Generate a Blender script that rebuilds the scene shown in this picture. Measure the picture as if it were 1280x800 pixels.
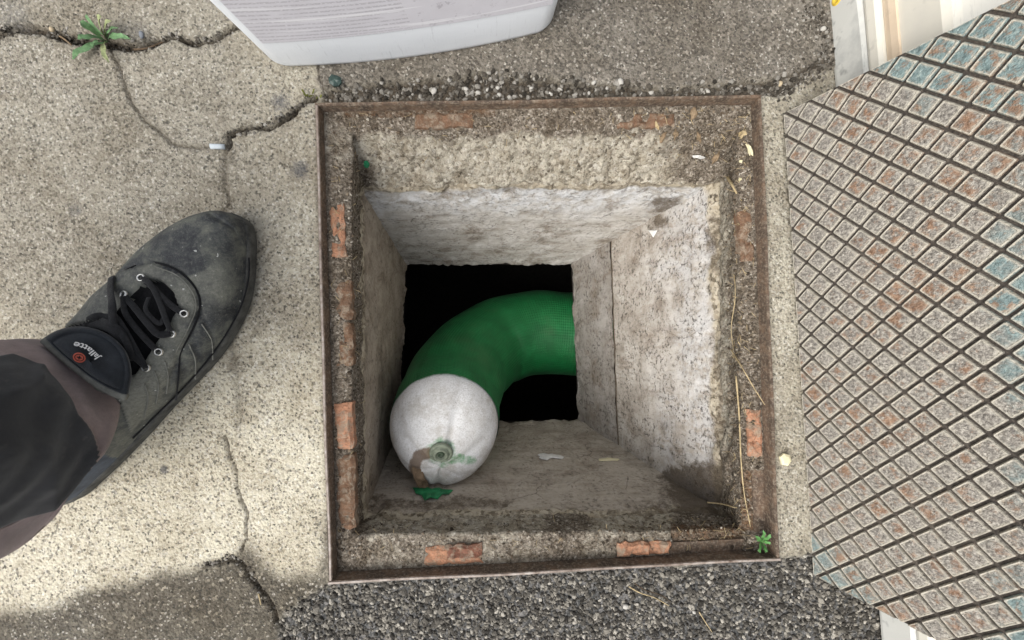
import bpy, math, random
import numpy as np
from mathutils import Vector, Matrix, Euler

for o in list(bpy.data.objects):
    bpy.data.objects.remove(o)
scene = bpy.context.scene
col = scene.collection
R = math.radians

# ------------------------------------------------------------------ camera
FPX = 500.0                                   # focal length in pixels of the 1280 px photograph
CAM = np.array([-0.054, 0.0116, 0.4441])
EUL = (0.0128, -0.0281, -0.033)
cam_data = bpy.data.cameras.new('camera')
cam_data.sensor_width = 36.0
cam_data.lens = 36.0 * FPX / 1280.0
cam_data.clip_start = 0.01
cam_data.clip_end = 500
cam = bpy.data.objects.new('camera', cam_data)
col.objects.link(cam)
cam.location = CAM
cam.rotation_euler = EUL
scene.camera = cam

# ------------------------------------------------------------------ sky, sun, exposure
SUN_EL, SUN_AZ = 52.0, 222.0                  # azimuth measured counter-clockwise from +x, where the light comes from
world = bpy.data.worlds.new('World')
scene.world = world
world.use_nodes = True
wn = world.node_tree
wn.nodes.clear()
sky = wn.nodes.new('ShaderNodeTexSky')
sky.sky_type = 'NISHITA'
sky.sun_disc = False
sky.sun_elevation = R(SUN_EL)
sky.sun_rotation = R(90 - SUN_AZ)
sky.dust_density = 4.0
hs = wn.nodes.new('ShaderNodeHueSaturation')
hs.inputs['Saturation'].default_value = 0.30   # thin overcast: the blue is mostly washed out
bg = wn.nodes.new('ShaderNodeBackground')
bg.inputs['Strength'].default_value = 0.15
wo = wn.nodes.new('ShaderNodeOutputWorld')
wn.links.new(sky.outputs[0], hs.inputs['Color'])
wn.links.new(hs.outputs[0], bg.inputs['Color'])
wn.links.new(bg.outputs[0], wo.inputs['Surface'])
sun_data = bpy.data.lights.new('sun', 'SUN')
sun_data.energy = 1.25
sun_data.angle = R(50)
sun_data.color = (1.0, 0.96, 0.90)
sun = bpy.data.objects.new('sun', sun_data)
col.objects.link(sun)
sd = Vector((math.cos(R(SUN_EL)) * math.cos(R(SUN_AZ)), math.cos(R(SUN_EL)) * math.sin(R(SUN_AZ)), math.sin(R(SUN_EL))))
sun.rotation_euler = sd.to_track_quat('Z', 'Y').to_euler()
sun.location = sd * 5
scene.view_settings.view_transform = 'Standard'
scene.view_settings.look = 'None'
scene.view_settings.gamma = 1.0
scene.view_settings.use_curve_mapping = False
scene.view_settings.exposure = 0.68
scene.render.resolution_x = 1024
scene.render.resolution_y = 640

# ------------------------------------------------------------------ helpers
RC = np.array(Euler(EUL, 'XYZ').to_matrix())

def W(px, py, z=0.0):
    """point at height z seen at pixel (px, py) of the photograph"""
    d = RC @ np.array([(px - 640) / FPX, (400 - py) / FPX, -1.0])
    return CAM + d * ((z - CAM[2]) / d[2])

def WV(px, py, z=0.0):
    return Vector(W(px, py, z))

def toimg(P):
    q = (np.asarray(P) - CAM) @ RC
    return np.stack([640 + FPX * q[..., 0] / -q[..., 2], 400 - FPX * q[..., 1] / -q[..., 2]], -1)

def hash3(ix, iy, iz, seed):
    h = (ix.astype(np.int64) * 374761393 + iy.astype(np.int64) * 668265263 + iz.astype(np.int64) * 2147483647 + seed * 1274126177) & 0xffffffff
    h = ((h ^ (h >> 13)) * 1274126177) & 0xffffffff
    h = ((h ^ (h >> 16)) * 2246822519) & 0xffffffff
    return ((h ^ (h >> 15)) & 0xffffff) / float(0xffffff)

def vnoise(P, scale, seed=0):
    """smooth value noise in -1..1"""
    P = np.asarray(P, float) * scale
    if P.shape[-1] == 2:
        P = np.concatenate([P, np.zeros(P.shape[:-1] + (1,))], -1)
    I = np.floor(P).astype(np.int64)
    F = P - I
    F = F * F * (3 - 2 * F)
    out = 0
    for dx in (0, 1):
        wx = F[..., 0] if dx else 1 - F[..., 0]
        for dy in (0, 1):
            wy = F[..., 1] if dy else 1 - F[..., 1]
            for dz in (0, 1):
                wz = F[..., 2] if dz else 1 - F[..., 2]
                out = out + wx * wy * wz * hash3(I[..., 0] + dx, I[..., 1] + dy, I[..., 2] + dz, seed)
    return out * 2 - 1

def fbm(P, scale, seed=0, oct=3):
    s = 0; a = 1.0; t = 0
    for k in range(oct):
        s = s + a * vnoise(P, scale * 2 ** k, seed + k * 17); t += a; a *= .5
    return s / t

def sstep(a, b, x):
    t = np.clip((x - a) / (b - a), 0, 1)
    return t * t * (3 - 2 * t)

def pdist(X, Y, pts):
    """distance of X,Y to a polyline"""
    d = np.full(np.shape(X), 1e9)
    for (x0, y0), (x1, y1) in zip(pts[:-1], pts[1:]):
        vx, vy = x1 - x0, y1 - y0
        t = np.clip(((X - x0) * vx + (Y - y0) * vy) / (vx * vx + vy * vy + 1e-12), 0, 1)
        d = np.minimum(d, np.hypot(X - x0 - t * vx, Y - y0 - t * vy))
    return d

def inpoly(X, Y, pts):
    c = np.zeros(np.shape(X), bool)
    n = len(pts); j = n - 1
    for i in range(n):
        xi, yi = pts[i]; xj, yj = pts[j]
        k = ((yi > Y) != (yj > Y)) & (X < (xj - xi) * (Y - yi) / ((yj - yi) or 1e-9) + xi)
        c ^= k; j = i
    return c

def sdist(X, Y, pts):
    d = pdist(X, Y, pts + [pts[0]])
    return np.where(inpoly(X, Y, pts), -d, d)

def mesh_obj(name, V, F, mat=None, parent=None, smooth=True, uv=None, attrs=None):
    me = bpy.data.meshes.new(name)
    V = np.asarray(V, float)
    if isinstance(F, np.ndarray) and F.ndim == 2:
        n, k = F.shape
        me.vertices.add(len(V)); me.vertices.foreach_set('co', V.ravel())
        me.loops.add(n * k); me.loops.foreach_set('vertex_index', F.ravel().astype(np.int32))
        me.polygons.add(n)
        me.polygons.foreach_set('loop_start', np.arange(0, n * k, k, dtype=np.int32))
        me.polygons.foreach_set('loop_total', np.full(n, k, np.int32))
        me.update(calc_edges=True)
    else:
        me.from_pydata([tuple(v) for v in V], [], [tuple(int(i) for i in f) for f in F])
        me.update()
    me.polygons.foreach_set('use_smooth', [bool(smooth)] * len(me.polygons))
    if uv is not None:
        ul = me.uv_layers.new(name='UVMap')
        idx = np.empty(len(me.loops), np.int32); me.loops.foreach_get('vertex_index', idx)
        ul.data.foreach_set('uv', np.asarray(uv, float)[idx].ravel())
    if attrs:
        for k, v in attrs.items():
            a = me.attributes.new(k, 'FLOAT', 'POINT'); a.data.foreach_set('value', np.asarray(v, float).ravel())
    if mat: me.materials.append(mat)
    o = bpy.data.objects.new(name, me); col.objects.link(o)
    if parent: o.parent = parent
    return o

def gridfaces(nu, nv, wrapu=False):
    """verts indexed u*nv+v"""
    U = np.arange(nu if wrapu else nu - 1); Vv = np.arange(nv - 1)
    a, b = np.meshgrid(U, Vv, indexing='ij')
    a2 = (a + 1) % nu
    return np.stack([a * nv + b, a2 * nv + b, a2 * nv + b + 1, a * nv + b + 1], -1).reshape(-1, 4)

def empty(name, loc=(0, 0, 0)):
    o = bpy.data.objects.new(name, None); col.objects.link(o)
    o.empty_display_size = 0.02
    o.location = loc
    return o

def adopt(o, parent):
    """parent keeping the world place (parents are only translated)"""
    o.parent = parent
    o.matrix_parent_inverse = Matrix.Translation(-parent.location)

def tag(o, label=None, cat=None, group=None, kind=None):
    if label: o['label'] = label
    if cat: o['category'] = cat
    if group: o['group'] = group
    if kind: o['kind'] = kind
    return o

def tube(name, pts, rad, mat, parent=None, n=8, flat=1.0, up=(0, 0, 1), cap=True):
    pts = [Vector(p) for p in pts]
    if not hasattr(rad, '__len__'): rad = [rad] * len(pts)
    V = []; F = []; upv = Vector(up)
    for i, p in enumerate(pts):
        t = (pts[min(i + 1, len(pts) - 1)] - pts[max(i - 1, 0)]).normalized()
        s = t.cross(upv)
        if s.length < 1e-4: s = t.cross(Vector((1, 0.1, 0)))
        s.normalize(); u = s.cross(t)
        for k in range(n):
            a = 2 * math.pi * k / n
            V.append(p + s * (math.cos(a) * rad[i]) + u * (math.sin(a) * rad[i] * flat))
    for i in range(len(pts) - 1):
        for k in range(n):
            k2 = (k + 1) % n
            F.append((i * n + k, i * n + k2, (i + 1) * n + k2, (i + 1) * n + k))
    if cap:
        F.append(tuple(range(n - 1, -1, -1))); b = (len(pts) - 1) * n
        F.append(tuple(range(b, b + n)))
    o = mesh_obj(name, V, F, mat, None)
    if parent: adopt(o, parent)
    return o

def spline(P, n):
    """Catmull-Rom through points"""
    P = np.asarray(P, float)
    Q = np.vstack([2 * P[0] - P[1], P, 2 * P[-1] - P[-2]])
    out = []
    m = len(P) - 1
    for s in np.linspace(0, m, n):
        i = min(int(s), m - 1); t = s - i
        a, b, c, d = Q[i], Q[i + 1], Q[i + 2], Q[i + 3]
        out.append(.5 * ((2 * b) + (c - a) * t + (2 * a - 5 * b + 4 * c - d) * t * t + (3 * b - a - 3 * c + d) * t ** 3))
    return np.array(out)

# ------------------------------------------------------------------ materials
class NT:
    """small node-tree writer"""
    def __init__(self, name, rough=0.8, spec=0.3):
        self.m = bpy.data.materials.new(name); self.m.use_nodes = True
        self.t = self.m.node_tree; self.n = self.t.nodes
        self.p = self.n['Principled BSDF']
        self.p.inputs['Roughness'].default_value = rough
        self.p.inputs['Specular IOR Level'].default_value = spec
    def node(self, typ, **kw):
        x = self.n.new(typ)
        for k, v in kw.items(): setattr(x, k, v)
        return x
    def link(self, a, b): self.t.links.new(a, b)
    def put(self, sock, v):
        if hasattr(v, 'is_linked') or isinstance(v, bpy.types.NodeSocket): self.link(v, sock)
        elif isinstance(v, (tuple, list)) and len(v) == 3 and sock.type == 'RGBA': sock.default_value = (*v, 1)
        else: sock.default_value = v
    def obj(self): return self.node('ShaderNodeTexCoord').outputs['Object']
    def pos(self): return self.node('ShaderNodeNewGeometry').outputs['Position']
    def uv(self): return self.node('ShaderNodeTexCoord').outputs['UV']
    def island(self): return self.node('ShaderNodeNewGeometry').outputs['Random Per Island']
    def rand(self): return self.node('ShaderNodeObjectInfo').outputs['Random']
    def attr(self, name): return self.node('ShaderNodeAttribute', attribute_name=name).outputs['Fac']
    def scale(self, v, s):
        x = self.node('ShaderNodeVectorMath', operation='MULTIPLY'); self.link(v, x.inputs[0]); x.inputs[1].default_value = s; return x.outputs[0]
    def noise(self, vec, scale, detail=4, rough=.6, dist=0.0, out=0):
        x = self.node('ShaderNodeTexNoise'); self.link(vec, x.inputs['Vector'])
        x.inputs['Scale'].default_value = scale; x.inputs['Detail'].default_value = detail
        x.inputs['Roughness'].default_value = rough; x.inputs['Distortion'].default_value = dist
        return x.outputs[out]
    def vor(self, vec, scale, feature='F1', out='Distance', rnd=1.0):
        x = self.node('ShaderNodeTexVoronoi', feature=feature); self.link(vec, x.inputs['Vector'])
        x.inputs['Scale'].default_value = scale; x.inputs['Randomness'].default_value = rnd
        return x.outputs[out]
    def sep(self, c):
        x = self.node('ShaderNodeSeparateColor'); self.link(c, x.inputs[0]); return x.outputs
    def ramp(self, fac, stops, interp='LINEAR'):
        x = self.node('ShaderNodeValToRGB'); x.color_ramp.interpolation = interp
        e = x.color_ramp.elements
        while len(e) < len(stops): e.new(.5)
        for i, (p, c) in enumerate(stops):
            e[i].position = p
            e[i].color = (c, c, c, 1) if not hasattr(c, '__len__') else (*c, 1)
        self.put(x.inputs[0], fac); return x.outputs[0]
    def mix(self, fac, a, b, mode='MIX'):
        x = self.node('ShaderNodeMix', data_type='RGBA', blend_type=mode)
        self.put(x.inputs['Factor'], fac); self.put(x.inputs[6], a); self.put(x.inputs[7], b); return x.outputs[2]
    def math(self, op, a, b=0.0, clamp=False):
        x = self.node('ShaderNodeMath', operation=op, use_clamp=clamp)
        self.put(x.inputs[0], a); self.put(x.inputs[1], b); return x.outputs[0]
    def mr(self, v, a, b, c=0.0, d=1.0):
        x = self.node('ShaderNodeMapRange'); self.put(x.inputs[0], v)
        for i, k in enumerate((a, b, c, d)): x.inputs[i + 1].default_value = k
        return x.outputs[0]
    def bump(self, h, dist=0.001, strength=1.0, normal=None):
        x = self.node('ShaderNodeBump'); x.inputs['Distance'].default_value = dist; x.inputs['Strength'].default_value = strength
        self.put(x.inputs['Height'], h)
        if normal is not None: self.link(normal, x.inputs['Normal'])
        return x.outputs[0]
    def done(self, color, normal=None, rough=None):
        self.put(self.p.inputs['Base Color'], color)
        if normal is not None: self.link(normal, self.p.inputs['Normal'])
        if rough is not None: self.put(self.p.inputs['Roughness'], rough)
        return self.m
M = {}

def mat_pavement():
    t = NT('weathered_concrete', .9, .2)
    P = t.obj()
    # exposed aggregate: small grains of different tone in a cement matrix
    warp = t.mix(.0016, P, t.noise(P, 900, 2, .5, out=1), 'ADD')
    c1 = t.sep(t.vor(warp, 390, out='Color'))
    c2 = t.sep(t.vor(warp, 520, out='Color'))
    fine = t.noise(P, 1100, 3, .7)
    cream = t.ramp(c1[0], [(0, (.40, .355, .265)), (.12, (.58, .53, .415)), (.35, (.68, .63, .495)), (.7, (.74, .695, .56)), (.86, (.58, .53, .42)), (.93, (.80, .765, .66)), (1, (.36, .33, .265))])
    dullc = t.ramp(c1[0], [(0, (.17, .155, .126)), (.25, (.29, .267, .219)), (.6, (.375, .348, .288)), (.85, (.24, .220, .180)), (.94, (.53, .50, .43)), (1, (.14, .129, .107))])
    greyc = t.ramp(c1[0], [(0, (.115, .102, .084)), (.35, (.215, .194, .162)), (.7, (.285, .259, .218)), (.9, (.165, .148, .123)), (1, (.44, .40, .34))])
    dampc = t.ramp(c1[0], [(0, (.085, .076, .060)), (.35, (.155, .140, .111)), (.7, (.215, .194, .155)), (.9, (.115, .103, .082)), (1, (.44, .40, .32))])
    aspc = t.ramp(c1[0], [(0, (.05, .05, .048)), (.5, (.10, .10, .096)), (1, (.22, .21, .2))])
    colr = t.mix(t.attr('paleness'), dullc, cream)
    colr = t.mix(t.attr('grey'), colr, greyc)
    colr = t.mix(t.attr('damp'), colr, dampc)
    # dark grains here and there, and dark pits
    speck = t.math('LESS_THAN', c2[1], t.mr(t.noise(P, 14, 3), .35, .65, .07, .17))
    big = t.math('GREATER_THAN', t.noise(P, 45, 3), .36)
    speck = t.math('MULTIPLY', speck, big)
    colr = t.mix(t.math('MULTIPLY', speck, t.mr(c2[0], 0, 1, .35, .85)), colr, (.085, .080, .070))
    white = t.math('LESS_THAN', c2[2], .035)
    colr = t.mix(t.math('MULTIPLY', white, .55), colr, (.70, .67, .60))
    colr = t.mix(t.mr(fine, .35, .7, .0, .28), colr, (.30, .27, .22), 'MULTIPLY')
    # broad blotches of weathering
    bl = t.noise(P, 9, 5, .65, .3)
    colr = t.mix(t.mr(bl, .44, .66, 0, .5), colr, (.52, .47, .40), 'MULTIPLY')
    bl2 = t.noise(P, 34, 4, .7)
    colr = t.mix(t.mr(bl2, .5, .68, 0, .35), colr, (.55, .50, .44), 'MULTIPLY')
    colr = t.mix(t.attr('asph'), colr, aspc)
    soil = t.ramp(t.noise(P, 700, 4, .7), [(.3, (.022, .017, .012)), (.55, (.07, .054, .038)), (.75, (.17, .14, .10))])
    colr = t.mix(t.attr('dirt'), colr, soil)
    stn = t.mr(t.math('ADD', t.attr('stain'), t.math('MULTIPLY', t.math('SUBTRACT', t.noise(P, 260, 3, .7), .5), .9)), .3, .75, 0, .8)
    colr = t.mix(stn, colr, (.10, .10, .105))
    h = t.math('ADD', t.math('MULTIPLY', t.vor(warp, 330), -1.0), t.math('MULTIPLY', fine, .8))
    h = t.math('ADD', h, t.math('MULTIPLY', speck, -.8))
    return t.done(colr, t.bump(h, .0016, .9))
M['pavement'] = mat_pavement()

def mat_stone(name, stops, bumpd=.0012):
    t = NT(name, .85, .25)
    c = t.ramp(t.island(), stops)
    n = t.noise(t.obj(), 700, 4, .7)
    c = t.mix(t.mr(n, .3, .7, 0, .5), c, (.35, .33, .30), 'MULTIPLY')
    return t.done(c, t.bump(n, bumpd, .7))
M['chips'] = mat_stone('asphalt_chipping', [(0, (.028, .025, .021)), (.35, (.085, .078, .066)), (.65, (.165, .152, .130)), (.88, (.28, .26, .22)), (1, (.48, .45, .39))])
M['gravel'] = mat_stone('loose_gravel', [(0, (.03, .026, .02)), (.45, (.09, .078, .062)), (.75, (.18, .165, .14)), (1, (.40, .38, .34))])
M['pebble'] = mat_stone('pale_pebble', [(0, (.38, .36, .32)), (1, (.62, .60, .55))], .0006)
M['graypebble'] = mat_stone('blue_grey_pebble', [(0, (.20, .22, .25)), (1, (.26, .28, .31))], .0006)
M['buffpebble'] = mat_stone('buff_pebble', [(0, (.48, .38, .25)), (1, (.55, .46, .32))], .0006)

def mat_frame():
    t = NT('rusty_steel', .75, .4)
    P = t.obj()
    n = t.noise(P, 60, 6, .7)
    c = t.ramp(n, [(.3, (.040, .028, .020)), (.48, (.090, .063, .044)), (.6, (.14, .090, .058)), (.75, (.21, .16, .115))])
    dust = t.noise(P, 300, 4, .7)
    c = t.mix(t.mr(dust, .48, .66, 0, .8), c, (.27, .222, .168))
    return t.done(c, t.bump(t.noise(P, 500, 5, .7), .0006, .8))
M['frame'] = mat_frame()

def mat_rim():
    t = NT('worn_steel_edge', .55, .5)
    P = t.obj()
    n = t.noise(P, 90, 5, .7)
    c = t.ramp(n, [(.3, (.10, .065, .045)), (.5, (.26, .21, .175)), (.7, (.42, .38, .34))])
    return t.done(c, t.bump(n, .0005, .6))
M['rim'] = mat_rim()

def mat_curb():
    t = NT('rubble_mortar', .92, .15)
    P = t.obj()
    warp = t.mix(.005, P, t.noise(P, 420, 3, .6, out=1), 'ADD')
    c1 = t.sep(t.vor(warp, 250, out='Color'))
    mort = t.ramp(c1[0], [(0, (.20, .172, .132)), (.2, (.46, .415, .33)), (.55, (.62, .57, .465)), (.8, (.38, .338, .268)), (.92, (.68, .64, .55)), (1, (.27, .237, .186))])
    soilv = t.sep(t.vor(warp, 480, out='Color'))
    soil = t.ramp(soilv[0], [(0, (.095, .078, .061)), (.4, (.20, .168, .130)), (.75, (.295, .252, .200)), (.92, (.39, .34, .275)), (1, (.58, .53, .45))])
    rust = t.ramp(t.noise(P, 55, 5, .7), [(.35, (.10, .05, .025)), (.6, (.24, .13, .065)), (.8, (.32, .23, .15))])
    m = t.math('ADD', t.attr('soil'), t.math('MULTIPLY', t.math('SUBTRACT', t.noise(P, 90, 5, .75), .5), 1.1))
    c = t.mix(t.mr(m, .32, .62), mort, soil)
    rm = t.mr(t.math('ADD', t.attr('rust'), t.math('MULTIPLY', t.math('SUBTRACT', t.noise(P, 120, 4, .7), .5), .8)), .4, .7, 0, .75)
    c = t.mix(rm, c, rust)
    c = t.mix(t.mr(t.noise(P, 42, 5, .75), .47, .64, 0, .6), c, (.42, .36, .28), 'MULTIPLY')
    pit = t.mr(t.noise(P, 260, 4, .7), .55, .66, 0, .8)
    c = t.mix(pit, c, (.09, .07, .05))
    h = t.math('ADD', t.math('MULTIPLY', t.vor(warp, 250), -.8), t.noise(P, 520, 5, .75))
    return t.done(c, t.bump(h, .0028, 1.0))
M['curb'] = mat_curb()

def mat_wall(name, pale, mid, dark, speck=.5, streak=(6, 90), brown=.3):
    t = NT(name, .88, .2)
    P = t.obj(); U = t.uv()
    S = t.scale(U, (streak[0], streak[1], 1))
    st = t.noise(S, 1.0, 6, .68, .25)
    bl = t.noise(P, 26, 6, .7, .2)
    f = t.math('ADD', t.math('MULTIPLY', st, .55), t.math('MULTIPLY', bl, .45))
    c = t.ramp(f, [(.36, dark), (.46, mid), (.60, pale)])
    fs = t.noise(P, 150, 5, .8)
    c = t.mix(t.mr(fs, .50, .68, 0, .25), c, (.50, .44, .37), 'MULTIPLY')
    ck = t.vor(t.mix(.03, P, t.noise(P, 22, 4, .7, out=1), 'ADD'), 11, 'DISTANCE_TO_EDGE')
    c = t.mix(t.math('MULTIPLY', t.mr(ck, 0, .010, .7, 0), t.mr(t.noise(P, 16, 3), .52, .60)), c, (.05, .04, .032))
    # brown scum patches
    br = t.mr(t.noise(P, 19, 6, .8, .5), .51, .64, 0, brown * 1.3)
    c = t.mix(br, c, (.17, .125, .085))
    c = t.mix(t.math('MULTIPLY', t.attr('lime'), t.mr(t.noise(P, 60, 5, .75), .40, .56)), c, (.64, .645, .65))
    rv = t.sep(t.vor(t.mix(.003, P, t.noise(P, 500, 2, .5, out=1), 'ADD'), 210, out='Color'))
    rub = t.ramp(rv[0], [(0, (.17, .14, .10)), (.3, (.40, .345, .255)), (.7, (.52, .465, .365)), (1, (.30, .26, .20))])
    c = t.mix(t.mr(t.math('ADD', t.attr('rubble'), t.math('MULTIPLY', t.math('SUBTRACT', t.noise(P, 120, 4, .7), .5), .8)), .35, .65), c, rub)
    # dark mould specks, gathered in patches
    sp = t.noise(t.scale(U, (160, 230, 1)), 1.0, 4, .75)
    gate = t.noise(P, 38, 4, .7)
    sm = t.math('MULTIPLY', t.mr(sp, .53, .61), t.mr(gate, .38, .56))
    c = t.mix(t.math('MULTIPLY', sm, speck), c, (.05, .042, .034))
    # damp soil washed down from the curb
    so = t.mr(t.math('ADD', t.attr('soil'), t.math('MULTIPLY', t.math('SUBTRACT', t.noise(P, 110, 5, .75), .5), 1.2)), .35, .65, 0, .85)
    sc = t.ramp(t.noise(P, 800, 3, .7), [(.3, (.05, .038, .027)), (.6, (.13, .10, .07)), (.8, (.28, .23, .17))])
    c = t.mix(so, c, sc)
    h = t.math('ADD', t.math('MULTIPLY', st, 1.0), t.math('MULTIPLY', t.noise(P, 420, 5, .7), .7))
    h = t.math('ADD', h, t.math('MULTIPLY', sm, -.5))
    return t.done(c, t.bump(h, .0015, .85))
M['wall_far'] = mat_wall('limewashed_concrete', (.60, .58, .545), (.45, .42, .375), (.24, .21, .175), .45, (9, 45), .45)
M['wall_right'] = mat_wall('mouldy_limewash', (.50, .465, .415), (.37, .332, .285), (.19, .16, .128), .8, (10, 30), .45)
M['wall_left'] = mat_wall('brown_stained_concrete', (.50, .435, .355), (.38, .325, .26), (.21, .174, .135), .6, (12, 22), .35)
M['wall_near'] = mat_wall('grey_beige_concrete', (.52, .465, .39), (.43, .38, .315), (.29, .25, .20), .5, (7, 60), .3)
M['wall_lower'] = mat_wall('shade_toned_concrete', (.36, .335, .305), (.27, .245, .215), (.15, .13, .11), .7, (10, 30), .4)  # browner lower section, its tone darkened to paint in the shaft's shade

def mat_simple(name, c, rough=.8, spec=.3, nscale=120, var=.35, bumpd=.0005, bscale=500, sheen=0):
    t = NT(name, rough, spec)
    P = t.obj()
    n = t.noise(P, nscale, 5, .7)
    d = tuple(x * (1 - var) for x in c); l = tuple(min(1, x * (1 + var)) for x in c)
    cc = t.ramp(n, [(.3, d), (.5, c), (.7, l)])
    if sheen: t.p.inputs['Sheen Weight'].default_value = sheen
    return t.done(cc, t.bump(t.noise(P, bscale, 4, .7), bumpd, .7))
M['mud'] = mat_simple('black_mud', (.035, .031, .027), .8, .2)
M['pipe'] = mat_simple('old_clay_pipe', (.05, .045, .04), .8)

def mat_brick(name, c, grime=.8):
    t = NT(name, .9, .15)
    P = t.obj()
    n = t.noise(P, 90, 6, .75)
    cc = t.ramp(n, [(.25, tuple(x * .45 for x in c)), (.45, c), (.62, tuple(min(1, x * 1.25) for x in c)), (.8, (.52, .42, .33))])
    g = t.mr(t.noise(P, 170, 5, .8), .49, .64, 0, grime)
    cc = t.mix(g, cc, (.19, .145, .105))
    # mortar smears
    cc = t.mix(t.mr(t.noise(P, 75, 5, .75, .4), .50, .60, 0, .75), cc, (.36, .30, .225))
    h = t.math('ADD', t.noise(P, 260, 5, .75), t.math('MULTIPLY', n, .7))
    return t.done(cc, t.bump(h, .003, 1.0))
M['brick'] = mat_brick('red_brick', (.42, .215, .13), .55)
M['brick_dirty'] = mat_brick('soiled_brick', (.19, .112, .07))
M['brick_dark'] = mat_brick('dark_broken_brick', (.20, .09, .06))

def mat_liner():
    t = NT('green_woven_liner', .52, .4)
    U = t.uv(); P = t.obj()
    wu = t.node('ShaderNodeTexWave'); t.link(t.scale(U, (1, 0, 0)), wu.inputs[0]); wu.inputs['Scale'].default_value = 62; wu.bands_direction = 'X'
    wv = t.node('ShaderNodeTexWave'); t.link(t.scale(U, (0, 1, 0)), wv.inputs[0]); wv.inputs['Scale'].default_value = 62; wv.bands_direction = 'Y'
    n = t.noise(P, 30, 5, .65)
    c = t.ramp(n, [(.3, (.004, .115, .028)), (.55, (.007, .17, .043)), (.75, (.014, .23, .065))])
    dust = t.mr(t.noise(P, 14, 4, .7), .54, .74, 0, .3)
    c = t.mix(dust, c, (.09, .15, .07))
    c = t.mix(t.math('MULTIPLY', t.math('ADD', wu.outputs['Fac'], wv.outputs['Fac']), .12), c, (.003, .07, .018))
    h = t.math('ADD', wu.outputs['Fac'], wv.outputs['Fac'])
    t.p.inputs['Sheen Weight'].default_value = .04
    return t.done(c, t.bump(h, .0005, .7))
M['liner'] = mat_liner()

def mat_cap():
    t = NT('white_felt', .85, .2)
    U = t.uv(); P = t.obj()
    n = t.noise(P, 420, 4, .8)
    c = t.ramp(n, [(.28, (.54, .53, .51)), (.46, (.73, .73, .72)), (.65, (.85, .85, .85))])
    d = t.mr(t.noise(P, 22, 5, .7), .47, .68, 0, .6)
    c = t.mix(d, c, (.36, .32, .26))
    cr = t.mr(t.vor(t.mix(.006, P, t.noise(P, 150, 3, .6, out=1), 'ADD'), 95, 'DISTANCE_TO_EDGE'), .0, .03, .35, 0)
    c = t.mix(t.math('MULTIPLY', cr, t.mr(t.noise(P, 40, 3), .45, .6)), c, (.16, .14, .12))
    gr = t.mr(t.math('ADD', t.attr('green'), t.math('MULTIPLY', t.math('SUBTRACT', t.noise(P, 90, 4, .7), .5), .9)), .45, .7, 0, .8)
    c = t.mix(gr, c, (.12, .32, .14))
    br = t.mr(t.math('ADD', t.attr('brown'), t.math('MULTIPLY', t.math('SUBTRACT', t.noise(P, 130, 4, .7), .5), .8)), .45, .75, 0, .85)
    c = t.mix(br, c, (.17, .11, .065))
    return t.done(c, t.bump(n, .0012, .9))
M['cap'] = mat_cap()
M['nozzle'] = mat_simple('algae_grey_rubber', (.20, .23, .17), .6, .4, 200, .4)
M['nozzle_hole'] = mat_simple('dark_green_rubber', (.05, .075, .045), .6, .4, 200)
M['green_scrap'] = mat_simple('green_film', (.02, .20, .075), .5, .4, 80, .5)
M['brown_strap'] = mat_simple('rusty_wet_strap', (.24, .17, .11), .85, .2, 60, .55, .001, 400)

def mat_lid_plate():
    t = NT('grimy_cast_iron', .85, .3)
    P = t.obj()
    n = t.noise(P, 500, 4, .7)
    n2 = t.noise(P, 9, 3, .6)
    c = t.ramp(n, [(.3, (.024, .020, .017)), (.55, (.065, .055, .046)), (.75, (.16, .138, .112))])
    c = t.mix(t.mr(n2, .48, .68, 0, .35), c, (.17, .145, .115))
    return t.done(c, t.bump(n, .0008, .9))
M['lid_plate'] = mat_lid_plate()

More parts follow.
